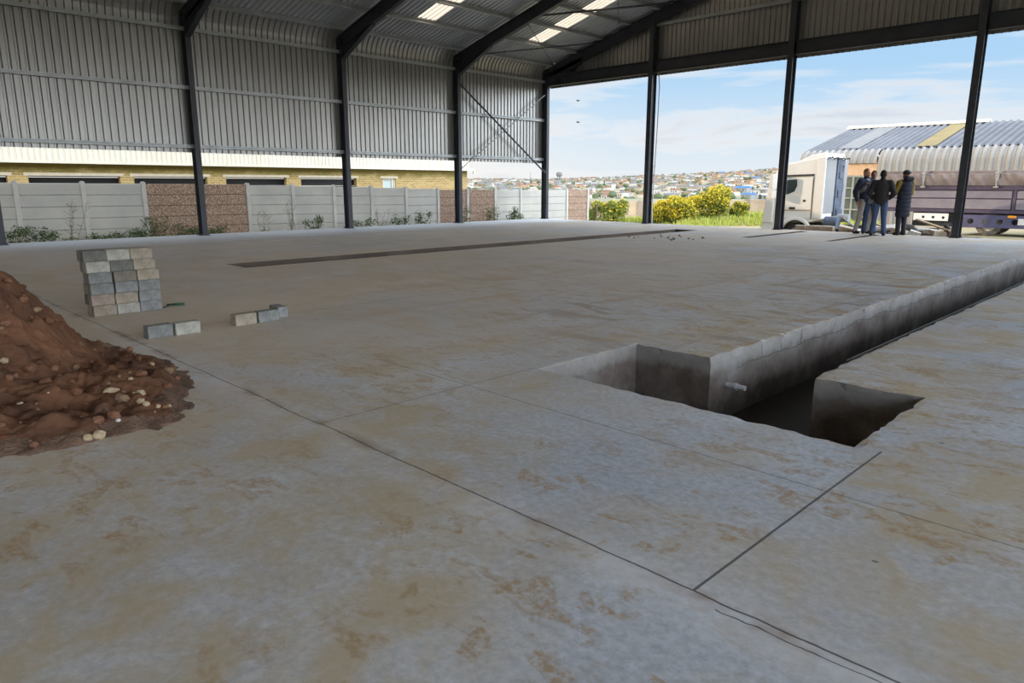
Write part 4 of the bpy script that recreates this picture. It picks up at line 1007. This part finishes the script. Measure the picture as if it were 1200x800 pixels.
def person(loc, fwd, h, label, sk, J, hair, garments, shoe_toe=.13):
    rz = math.atan2(-fwd[0], fwd[1])
    S_ = h/1.75
    def sc(p): return Vector(p)*S_
    b = MB()
    # joints: x right, y forward, z up
    hp = J['hipx']; hipL, hipR = V(-hp, 0, .90), V(hp, 0, .90)
    kL, kR, aL, aR = [V(*J[k]) for k in ('kneeL', 'kneeR', 'ankleL', 'ankleR')]
    tl = V(0, J.get('lean', 0), 0)
    shL, shR = V(-.19, J.get('lean', 0)*.9, 1.41), V(.19, J.get('lean', 0)*.9, 1.41); eL, eR, wL, wR = [V(*J[k]) for k in ('elbowL', 'elbowR', 'wristL', 'wristR')]
    hd = V(0, .02, 1.63)+tl*1.1
    nod = Matrix.Rotation(J.get('turn', 0), 3, 'Z')
    def loft(mb, rings):
        n_ = 24; vs = [c+V(rx*math.cos(2*PI*k/n_), ry*math.sin(2*PI*k/n_), 0) for c, rx, ry in rings for k in range(n_)]
        fs = [(i*n_+k, i*n_+(k+1) % n_, (i+1)*n_+(k+1) % n_, (i+1)*n_+k) for i in range(len(rings)-1) for k in range(n_)]
        mb.add(vs, fs+[tuple(range(n_))[::-1], tuple((len(rings)-1)*n_+k for k in range(n_))])
    def tors(mb, g):
        loft(mb, [(tl*((z0-.9)/.6)+V(0, 0, z0), rx+g, ry+g) for z0, rx, ry in ((.84, .13, .085), (.88, .158, .103), (.95, .162, .108), (1.03, .153, .102), (1.12, .152, .102), (1.22, .165, .112), (1.32, .178, .115), (1.40, .160, .098), (1.45, .11, .075))])
        limb(mb, [V(-.13, 0, 1.41)+tl*.9, V(.13, 0, 1.41)+tl*.9], [.062+g, .062+g])
    body = b
    tors(b, -.012); limb(b, [V(0, 0, 1.42)+tl, V(0, .012, 1.55)+tl], [.055, .052])
    b.ball(hd, (.074, .094, .112), 18, 14, nod)
    f_ = lambda x, y, z_: hd+nod @ V(x, y, z_)
    b.ball(f_(0, .055, -.07), (.045, .04, .04), 12, 8, nod); b.ball(f_(0, .098, -.012), (.013, .02, .022), 10, 8, nod); b.ball(f_(0, .085, .02), (.045, .014, .012), 10, 8, nod)
    b.ball(f_(0, .090, -.055), (.024, .010, .010), 10, 6, nod)
    for s in (-1, 1): b.ball(f_(s*.076, -.005, -.01), (.012, .022, .032), 8, 8, nod)
    for hpj, k, a in ((hipL, kL, aL), (hipR, kR, aR)):
        limb(b, [hpj, k, a], [.075, .05, .036]); limb(b, [a+V(0, 0, -.03), a+V(0, .1, -.045)], [.035, .028])
    for s, e, w, sg in ((shL, eL, wL, -1), (shR, eR, wR, 1)):
        limb(b, [s, e, w], [.048, .036, .025]); dn = (w-e).normalized(); hand(b, w, dn, J.get('palm', V(-sg, .2, 0)), sg)
    for mb_ in (b,): mb_.v = [sc(p) for p in mb_.v]
    root = remesh(b, 'person', sk, None, .0075, 2); tag(root, label, 'person'); root.location = loc; root.rotation_euler = (0, 0, rz)
    def piece(name, fn, mat, vox=.012, smooth=2):
        q = MB(); fn(q); q.v = [sc(p) for p in q.v]; return remesh(q, name, mat, root, vox, smooth)
    for g in garments:
        nm, mat, kind = g
        if kind == 'trousers':
            def fn(q):
                q.ball(V(0, 0, .93), (.165, .118, .10), 16, 10)
                for hpj, k, a in ((hipL, kL, aL), (hipR, kR, aR)): limb(q, [hpj, hpj.lerp(k, .5), k, k.lerp(a, .5), a+V(0, 0, .0)], [.098, .088, .070, .066, .062])
        elif kind == 'jacket':
            def fn(q):
                tors(q, .022); q.ball(tl*.1+V(0, 0, .92), (.175, .125, .08), 16, 10); limb(q, [V(0, -.01, 1.45)+tl, V(0, 0, 1.51)+tl], [.085, .07])
                for s, e, w in ((shL, eL, wL), (shR, eR, wR)): limb(q, [s, s.lerp(e, .5), e, e.lerp(w, .9)], [.086, .080, .072, .052])
        elif kind == 'coat':
            def fn(q):
                tors(q, .03)
                rg = []
                for i in range(34):
                    z0 = .50+i*.027; w_ = .185+.010*math.sin(z0*2*PI/.11)-.012*max(0, z0-1.2)/.2; rg.append((tl*max(0, (z0-.9)/.6)+V(0, 0, z0), w_+.012, w_*.80))
                loft(q, rg)
                limb(q, [V(0, -.03, 1.45)+tl, V(0, -.03, 1.52)+tl], [.10, .09]); limb(q, [V(-.07, -.12, 1.52)+tl, V(.07, -.12, 1.52)+tl], [.065, .065])
        elif kind == 'sleeves':
            def fn(q):
                for s, e, w in ((shL, eL, wL), (shR, eR, wR)): limb(q, [s, e, e.lerp(w, .92)], [.085, .066, .05])
        elif kind == 'shirt':
            def fn(q):
                q.ball(V(0, .085, 1.24)+tl, (.075, .062, .21), 12, 12); q.ball(V(0, .07, 1.03)+tl*.4, (.10, .07, .12), 12, 10); limb(q, [V(-.03, .07, 1.44)+tl, V(.03, .07, 1.44)+tl], [.045, .045])
        elif kind in ('shoeL', 'shoeR'):
            def fn(q):
                a, sg = (aL, -1) if kind == 'shoeL' else (aR, 1)
                limb(q, [V(a.x, a.y-.03, .045), V(a.x+sg*.01, a.y+.08, .042), V(a.x+sg*.015, a.y+shoe_toe, .036)], [.044, .044, .034]); limb(q, [V(a.x, a.y, .05), V(a.x, a.y, .12)], [.05, .052])
                q.v = [Vector((p[0], p[1], max(p[2], .002))) for p in q.v]
        elif kind == 'hair':
            def fn(q): q.ball(f_(0, -.012, .022), (.080, .094, .102), 16, 12, nod); q.ball(f_(0, -.04, -.03), (.07, .06, .07), 12, 8, nod)
        elif kind == 'cap':
            def fn(q): q.ball(f_(0, -.005, .045), (.086, .106, .085), 16, 12, nod); q.ball(f_(0, -.11, .06), (.06, .07, .016), 12, 8, nod @ Matrix.Rotation(.35, 3, 'X'))
        o = piece(nm, fn, mat, .010 if kind in ('hair', 'shoeL', 'shoeR', 'cap') else .014, 3 if kind != 'coat' else 1)
    ey = MB()
    for s in (-1, 1): ey.ball(sc(f_(s*.03, .088, .006)), .008*S_, 8, 6)
    ey.build('eyes', CLO['hairb'], root, smooth=True); root.children[-1].location = (0, 0, 0)
    return root
GZ = 0.0
STAND = dict(hipx=.095, kneeL=(-.11, .02, .49), kneeR=(.11, .02, .49), ankleL=(-.13, -.01, .085), ankleR=(.13, -.01, .085))
J1 = dict(STAND, hipx=.095, kneeL=(-.11, .07, .50), kneeR=(.11, -.02, .49), ankleL=(-.13, .06, .085), ankleR=(.14, -.10, .085), lean=-.03, elbowL=(-.27, .03, 1.13), wristL=(-.20, .20, .95), elbowR=(.29, -.09, 1.13), wristR=(.27, -.02, .88), turn=-.1)
person((-7.42, 21.42, GZ), (.93, -.36), 1.80, 'man with short reddish hair in dark jacket, pale blue shirt and grey trousers', SKIN, J1, None,
       [('trousers', CLO['grey'], 'trousers'), ('jacket', CLO['navy'], 'jacket'), ('shirt', CLO['shirt'], 'shirt'), ('shoe', CLO['shoe'], 'shoeL'), ('shoe', CLO['shoe'], 'shoeR'), ('hair', CLO['hairg'], 'hair')])
J2 = dict(STAND, elbowL=(-.30, -.05, 1.13), wristL=(-.19, .12, .99), elbowR=(.30, -.05, 1.13), wristR=(.19, .12, .99), ankleL=(-.15, 0, .085), ankleR=(.15, 0, .085))
person((-6.79, 20.78, GZ), (-.31, .95), 1.74, 'man seen from behind in black jacket and blue jeans', SKIN_D, J2, None,
       [('trousers', CLO['jean'], 'trousers'), ('jacket', CLO['black'], 'jacket'), ('shoe', CLO['shoe'], 'shoeL'), ('shoe', CLO['shoe'], 'shoeR'), ('hair', CLO['hairb'], 'hair')])
J3 = dict(STAND, hipx=.08, kneeL=(-.085, .02, .49), kneeR=(.085, .02, .49), ankleL=(-.09, 0, .085), ankleR=(.09, 0, .085), elbowL=(-.25, .06, 1.13), wristL=(-.02, .24, 1.18), elbowR=(.25, .06, 1.13), wristR=(.04, .27, 1.13))
person((-6.42, 21.45, GZ), (-.80, .55), 1.74, 'person in long dark padded coat with mustard sleeves and dark cap', SKIN_D, J3, None,
       [('trousers', CLO['darkleg'], 'trousers'), ('coat', CLO['puffer'], 'coat'), ('sleeves', CLO['mustard'], 'sleeves'), ('shoe', CLO['shoe'], 'shoeL'), ('shoe', CLO['shoe'], 'shoeR'), ('cap', CLO['cap'], 'cap')])
J4 = dict(STAND, elbowL=(-.26, .0, 1.13), wristL=(-.24, .12, .9), elbowR=(.29, .05, 1.13), wristR=(.22, .22, 1.32))
person((-7.27, 21.50, GZ), (.4, -.9), 1.74, 'person in grey top mostly hidden behind the man in black', SKIN_D, J4, None,
       [('trousers', CLO['jean'], 'trousers'), ('top', CLO['dim'], 'jacket'), ('shoe', CLO['shoe'], 'shoeL'), ('shoe', CLO['shoe'], 'shoeR'), ('hair', CLO['hairb'], 'hair')])

# ------------------------------------------------------------------ rubble beyond the slab edge
def mound_z(x, y): return -.12-.55*abs((y-23.2)/2.2)**2-.22*max(0, abs(x+7.3)-2.2)**2+.16*noise.noise((x*1.2, y*1.2, 0))+.08*noise.noise((x*4, y*4, 2))
mb = MB(); NXr, NYr = 70, 40; vs = []
for j in range(NYr+1):
    for i in range(NXr+1):
        x = -11.0+7.2*i/NXr; y = 21.8+5.0*j/NYr; vs.append((x, y, max(mound_z(x, y), -1.3)))
mb.add(vs, [(j*(NXr+1)+i, j*(NXr+1)+i+1, (j+1)*(NXr+1)+i+1, (j+1)*(NXr+1)+i) for j in range(NYr) for i in range(NXr)])
tag(mb.build('spoil_mound', M['rubble_d'], smooth=True), 'low mound of dark spoil and rubble just beyond the slab edge', 'soil heap')
def chunk(name, c, s, rot, mat, label, cat, grp=None):
    bm = bmesh.new(); bmesh.ops.create_cube(bm, size=1); bmesh.ops.subdivide_edges(bm, edges=bm.edges[:], cuts=3, use_grid_fill=True)
    for v in bm.verts:
        q_ = Vector((v.co.x*s[0], v.co.y*s[1], v.co.z*s[2])); k = noise.noise(q_*2.7+Vector(c)); q_ *= 1+.18*k; v.co = q_+Vector((noise.noise(q_*6+Vector(c)), noise.noise(q_*6+Vector((9, 0, 0))), 0))*.03
    me = bpy.data.meshes.new(name); bm.to_mesh(me); bm.free(); me.materials.append(mat); o = bpy.data.objects.new(name, me); C.objects.link(o); o.location = c; o.rotation_euler = rot; return tag(o, label, cat, grp)
for k, (x, w, l) in enumerate([(-9.45, .30, 'leftmost tan kerb block beside the lorry wheel'), (-9.08, .36, 'second tan kerb block in the row beyond the slab'), (-8.70, .34, 'third tan kerb block in the row beyond the slab')]):
    chunk('kerb_block', (x, 22.15+.05*k, -.02), (w, .26, .27), (0, 0, .05*k-.05), M['rubble'], l, 'kerb block', 'kerb blocks beyond the slab')
CH = [((-8.15, 22.4, .03), (.5, .35, .16), (.1, .2, .3), 'rubble', 'flat tan slab behind the man in grey trousers'), ((-7.2, 22.9, .12), (.9, .5, .07), (.15, -.12, .2), 'stone_w', 'broad pale slab propped on the rubble behind the onlookers'),
      ((-6.75, 22.5, .0), (.42, .3, .22), (.2, .4, .1), 'rubble', 'tan lump between the onlookers legs'), ((-6.05, 22.7, .10), (.7, .4, .06), (.1, .14, .5), 'stone_w', 'thin pale slab right of the person in the long coat'),
      ((-5.75, 22.35, .0), (.36, .28, .24), (.1, .1, .8), 'rubble', 'tan lump near the fallen timber'), ((-5.95, 22.2, -.02), (.25, .2, .2), (.3, .1, .2), 'rubble_d', 'dark lump near the fallen timber'),
      ((-6.25, 22.15, .0), (.3, .22, .18), (.1, .3, .2), 'stone_w', 'small white lump at the feet of the person in the long coat'), ((-7.75, 22.2, -.03), (.34, .25, .18), (.2, .1, .4), 'stone_w', 'white lump between the man in grey trousers and the man in black'),
      ((-5.5, 22.6, -.02), (.3, .3, .3), (.1, .4, .4), 'rubble_d', 'dark broken lump beside the upright block')]
for c, s, r, mk, l in CH: chunk('rubble_piece', c, s, r, M[mk], l, 'rubble', 'rubble beyond the slab')
chunk('upright_block', (-5.30, 22.2, .06), (.17, .22, .42), (0, 0, .1), M['rubble'], 'upright tan block leaning by the right gable column', 'block')
for (a, b, l) in [((-6.45, 22.9, .38), (-5.45, 22.4, .12), 'longer timber plank sloping down to the right over the rubble'), ((-8.2, 23.2, .42), (-7.3, 22.7, .16), 'timber plank sloping behind the man in grey trousers')]:
    q = MB(); a, b = Vector(a), Vector(b); d = b-a; r_ = Matrix((d.normalized(), d.normalized().cross(V(0, 0, 1)).normalized(), d.normalized().cross(V(0, 0, 1)).normalized().cross(-d.normalized()))).transposed().to_4x4(); r_.translation = (a+b)/2
    q.obox(r_, d.length, .13, .04); tag(q.build('timber_plank', M['timber'], bevel=.004), l, 'plank', 'planks on the rubble')
q = MB(); q.tube([(-5.62, 22.4, .02), (-5.5, 22.5, .14), (-5.62, 22.62, .22)], .07, 10); tag(q.build('pipe_offcut', M['black'], smooth=True), 'short black pipe offcut lying on the rubble', 'pipe')

# ------------------------------------------------------------------ vegetation and boundary wall beyond
def bush(name, x, y, R_, h, label, seed, bloom=.0, grp=None, zoff=0):
    rnd = random.Random(seed); z0 = terrain(x, y); t = thing(name, label, 'bush', (x, y, z0), grp); st = MB(); lf = MB(); bl = MB()
    for k in range(14):
        a = rnd.uniform(0, 6.28); u = rnd.uniform(.2, .85); e = V(x+R_*u*math.cos(a), y+R_*u*math.sin(a), z0+h*rnd.uniform(.45, .95)); md = V(x, y, z0).lerp(e, .5)+V(0, 0, .15*h)
        st.tube([(x, y, z0-.1), md, e], [.05, .03, .012], 6)
        rr_ = R_*rnd.uniform(.28, .42); leaf_quads(lf, e, 260, (rr_, rr_, h*.25), .085, rnd)
        if bloom: leaf_quads(bl, e+V(0, 0, h*.06), int(240*bloom), (rr_*1.05, rr_*1.05, h*.24), .085, rnd)
    leaf_quads(lf, (x, y, z0+h*.4), 900, (R_*.9, R_*.9, h*.42), .09, rnd)
    if bloom: leaf_quads(bl, (x, y, z0+h*.5), int(700*bloom), (R_*.95, R_*.95, h*.45), .09, rnd)
    st.build('branches', M['stem'], t); lf.build('foliage', M['leaf'], t)
    if bloom: bl.build('blossom', M['bloom'], t)
bush('flowering_bush', -23.7, 38.1, 1.35, 1.35, 'large bush covered in yellow blossom on the grass', 1, 1.4)
bush('flowering_bush', -22.2, 39.3, 1.05, 1.72, 'taller bush with fewer yellow flowers at the right of the large yellow one', 2, .7)
bush('flowering_bush', -24.9, 37.4, .75, 1.15, 'smaller yellow bush by the cable column', 3, 1.3)
bush('shrub', -20.9, 39.9, 0.6, .85, 'pale green shrub at the right of the yellow bushes', 4, .35)
bush('shrub', -27.3, 35.8, 1.05, 1.35, 'rounded green shrub behind the wooden stake', 5, .15)
bush('shrub', -28.3, 35.0, .45, .95, 'small green shrub at the end of the fence', 6, .05)
bush('shrub', -20.6, 46.0, .7, .9, 'dark shrub at the foot of the far boundary wall', 8, .05)
# grass
rnd = random.Random(5); mb = MB()
for _ in range(26000):
    x = rnd.uniform(-29, -15); y = rnd.uniform(29, 47)
    if noise.noise((x*.35, y*.35, 0)) < -.12: continue
    if math.hypot(x+12.7, y-30) < 2.6: continue
    z0 = terrain(x, y)-.02; h = rnd.uniform(.10, .42)*(1+.5*noise.noise((x, y, 3))); w = rnd.uniform(.02, .05); a = rnd.uniform(0, 6.28); dx, dy = math.cos(a), math.sin(a); lx, ly = rnd.uniform(-.12, .12), rnd.uniform(-.12, .12)
    mb.add([(x-dx*w, y-dy*w, z0), (x+dx*w, y+dy*w, z0), (x+dx*w*.7+lx*.5, y+dy*w*.7+ly*.5, z0+h*.6), (x+lx, y+ly, z0+h), (x-dx*w*.7+lx*.5, y-dy*w*.7+ly*.5, z0+h*.6)], [(0, 1, 2, 4), (2, 3, 4)])
tag(mb.build('grass', M['grass']), 'bright green rough grass beyond the open gable', 'grass', kind='stuff')
# far boundary wall
bw = thing('boundary_wall', 'far precast boundary wall with pale piers behind the bushes', 'wall', (-31, 48, -1.1))
A_, B_ = Vector((-40, 43.2, 0)), Vector((-21.5, 53.6, 0)); d = (B_-A_).normalized(); L = (B_-A_).length; n_ = int(L/2.0); nw = Vector((-d.y, d.x, 0))
M['bwall'] = pm('weathered far wall', (.50, .38, .25), (.38, .29, .2), .9, .9); M['bwall2'] = pm('weathered far wall piers', (.30, .25, .19), (.24, .2, .15), .9, .9)
for k in range(n_+1):
    p = A_+d*2.0*k; zt_ = -.05+.40*k/n_; zb = -1.6
    q = MB(); r_ = Matrix((d, nw, V(0, 0, 1))).transposed().to_4x4(); r_.translation = p+V(0, 0, (zt_+zb)/2); q.obox(r_, .35, .3, zt_-zb+.04); q.build('pier', M['bwall2'], bw)
    if k < n_:
        q = MB(); r_ = r_.copy(); r_.translation = p+d*1.0+V(0, 0, (zt_+zb)/2)
        for s in range(5):
            r2 = r_.copy(); r2.translation = p+d*1.0+V(0, 0, zb+.05+(zt_-zb)/5*(s+.5)-.05); q.obox(r2, 1.66, .08, (zt_-zb)/5-.012)
        q.build('wall_panel', M['bwall'], bw)
# ------------------------------------------------------------------ hillside town
RC = {'grey': (.17, .165, .16), 'red': (.22, .12, .08), 'brown': (.19, .13, .085), 'white': (.36, .34, .31), 'blue': (.07, .17, .36)}
WC = {'cream': (.48, .39, .27), 'white': (.52, .47, .40), 'peach': (.42, .29, .18), 'tan': (.32, .24, .15), 'grey': (.27, .26, .25)}
for k, c in RC.items(): M['r_'+k] = pm('roof '+k, c, None, .3, .8)
for k, c in WC.items(): M['w_'+k] = pm('plaster '+k, c, None, .3, .9)
def house_mesh(w, dpt, h, rh, wk, rk, hip=False):
    mb = MB(); x, y = w/2, dpt/2; mb.m = 0; mb.box(-x, x, -y, y, -2.5, h); mb.m = 1; e = .4
    if hip: mb.add([(-x-e, -y-e, h), (x+e, -y-e, h), (x+e, y+e, h), (-x-e, y+e, h), (-x*.4, 0, h+rh), (x*.4, 0, h+rh)], [(0, 1, 5, 4), (1, 2, 5), (2, 3, 4, 5), (3, 0, 4), (3, 2, 1, 0)])
    else: mb.add([(-x-e, -y-e, h), (x+e, -y-e, h), (x+e, y+e, h), (-x-e, y+e, h), (-x-e, 0, h+rh), (x+e, 0, h+rh)], [(0, 1, 5, 4), (1, 2, 5), (2, 3, 4, 5), (3, 0, 4), (3, 2, 1, 0)])
    mb.m = 2
    for wx in (-.28, .22): mb.box(wx*w-.6, wx*w+.6, -y-.05, -y+.02, h*.35, h*.78)
    mb.box(-.03*w-.45, -.03*w+.45, -y-.05, -y+.02, -.2, h*.72)
    return mb, [M['w_'+wk], M['r_'+rk], M['dark']]
PROT = [(12, 8, 3.6, 2.0, 'cream', 'grey', False), (10, 8, 3.4, 2.0, 'white', 'red', True), (11, 7, 3.2, 1.6, 'peach', 'brown', False), (9, 8, 5.5, 1.8, 'white', 'grey', True), (14, 9, 3.8, 2.2, 'tan', 'grey', False),
        (10, 7, 3.2, 1.8, 'cream', 'white', False), (12, 8, 5.8, 2.0, 'peach', 'red', True), (11, 8, 3.4, 1.5, 'grey', 'white', False), (16, 10, 5.2, 2.2, 'grey', 'blue', False)]
protos = []
rnd = random.Random(11); places = []
for ring in range(26):
    r = 760+1250*(ring/25)**1.05
    az = 22+rnd.uniform(0, .5)
    while az < 50:
        places.append((r+rnd.uniform(-22, 22), az)); az += (rnd.uniform(14, 27)*(1+.15*(ring % 3)))/r*57.3
rnd.shuffle(places)
near = [p for p in places if p[0] < 1500]; far_ = [p for p in places if p[0] >= 1500]
ind = near[:290]; rest = near[290:]+far_
HW = {0: 'cream house with grey gabled roof', 1: 'white house with red hipped roof', 2: 'peach house with brown gabled roof', 3: 'two-storey white house with grey hipped roof', 4: 'tan house with grey gabled roof',
      5: 'cream house with white roof', 6: 'two-storey peach house with red hipped roof', 7: 'grey house with white roof', 8: 'large shed with bright blue roof'}
for k, pz in enumerate(PROT):
    mb, ms = house_mesh(*pz); o = mb.build('house', ms); protos.append(o)
used = set()
for i, (r, a) in enumerate(ind):
    k = rnd.choices(range(9), [5, 4, 4, 4, 4, 5, 3, 3, .25])[0] if not (24.5 < a < 27.5 and r < 950) else rnd.choice([8, 8, 7, 4])
    x, y = -math.sin(math.radians(a))*r, math.cos(math.radians(a))*r
    o = protos[k] if k not in used else protos[k].copy()
    if k in used: C.objects.link(o)
    used.add(k); o.location = (x, y, terrain(x, y)+.1); o.rotation_euler = (0, 0, rnd.choice([0, PI/2, .4, -.3, .8, 1.2])+rnd.uniform(-.1, .1)); sc_ = rnd.uniform(.8, 1.15); o.scale = (sc_, sc_, sc_)
    tag(o, HW[k]+' on the distant hillside', 'house', 'houses on the distant hillside')
for k in range(9):
    if k not in used: bpy.data.objects.remove(protos[k])
mb = MB(); allm = []; mi_ = {}
for (r, a) in rest:
    k = rnd.choices(range(9), [5, 4, 4, 4, 4, 5, 3, 3, .2])[0]; q, ms = house_mesh(*PROT[k]); x, y = -math.sin(math.radians(a))*r, math.cos(math.radians(a))*r; z0 = terrain(x, y)+.1
    th = rnd.choice([0, PI/2, .4, -.3, .8])+rnd.uniform(-.1, .1); c, s = math.cos(th), math.sin(th); o_ = len(mb.v)
    mb.v += [(x+p[0]*c-p[1]*s, y+p[0]*s+p[1]*c, z0+p[2]) for p in q.v]
    for f, m_ in zip(q.f, q.mi):
        mt_ = ms[m_]
        if mt_.name not in mi_: mi_[mt_.name] = len(allm); allm.append(mt_)
        mb.f.append([i+o_ for i in f]); mb.mi.append(mi_[mt_.name])
tag(mb.build('houses', allm), 'mass of tiny houses covering the upper far hillside', 'houses', kind='stuff')
M['tree'] = leaf_material('hill tree leaves', (.05, .075, .03), (.10, .12, .045), .1)
mb = MB()
for _ in range(1000):
    a = rnd.uniform(21, 51); r = rnd.uniform(600, 2150) if rnd.random() < .7 else rnd.uniform(1950, 2120); x, y = -math.sin(math.radians(a))*r, math.cos(math.radians(a))*r; z0 = terrain(x, y); s = rnd.uniform(1.6, 3.8)
    o_ = len(mb.v); mb.tube([(x, y, z0-1), (x, y, z0+s)], .35, 5); mb.ball((x, y, z0+s*1.1), (s*rnd.uniform(.9, 1.5), s*rnd.uniform(.9, 1.5), s*.8), 8, 6)
    mb.v[o_+10:] = [(p[0]+noise.noise((p[0]*.4, p[1]*.4, p[2]*.4))*.9, p[1], p[2]+noise.noise((p[0]*.5, p[2]*.5, 3))*.7) for p in mb.v[o_+10:]]
tag(mb.build('trees', M['tree'], smooth=True), 'dark scattered trees between the far houses', 'trees', kind='stuff')
def polar(a, r): return -math.sin(math.radians(a))*r, math.cos(math.radians(a))*r
x, y = polar(41.35, 1700); z0 = terrain(x, y); q = MB()
for dx in (-4, 4):
    for dy in (-4, 4): q.tube([(x+dx, y+dy, z0-2), (x+dx*.6, y+dy*.6, z0+14)], .7, 6)
t = thing('water_tower', 'dark water tower standing on the far skyline', 'tower', (x, y, z0)); q.build('legs', M['black'], t)
q = MB(); q.tube([(x, y, z0+13), (x, y, z0+15), (x, y, z0+21), (x, y, z0+23)], [4, 7, 7, 3], 16); q.build('tank', M['r_grey'], t)
for a, hgt, l in ((43.6, 24, 'thin mast on the far skyline left of the gable corner'), (34.1, 34, 'thin mast on the far skyline right of the cable column')):
    x, y = polar(a, 1900); z0 = terrain(x, y); q = MB(); q.tube([(x, y, z0-2), (x, y, z0+hgt)], [.9, .4], 6); q.box(x-2, x+2, y-.3, y+.3, z0+hgt*.8, z0+hgt*.82); tag(q.build('mast', M['r_grey']), l, 'mast')
# birds
for (p, l) in [((-24.37, 29.05, 5.48), 'upper of two small birds flying beyond the gable'), ((-24.21, 28.89, 4.42), 'lower of two small birds flying beyond the gable')]:
    q = MB(); p = Vector(p); q.tube([p+V(-.10, 0, 0), p+V(-.05, 0, .01), p+V(.04, 0, .01), p+V(.11, 0, 0)], [.004, .03, .03, .004], 8)
    for s in (-1, 1): q.add([p+V(-.03, 0, .01), p+V(.04, 0, .01), p+V(.02, s*.10, .05), p+V(-.02, s*.19, .02), p+V(-.05, s*.10, .04)], [(0, 1, 2, 3, 4)])
    tag(q.build('bird', M['black'], loc=p), l, 'bird', 'birds in flight')
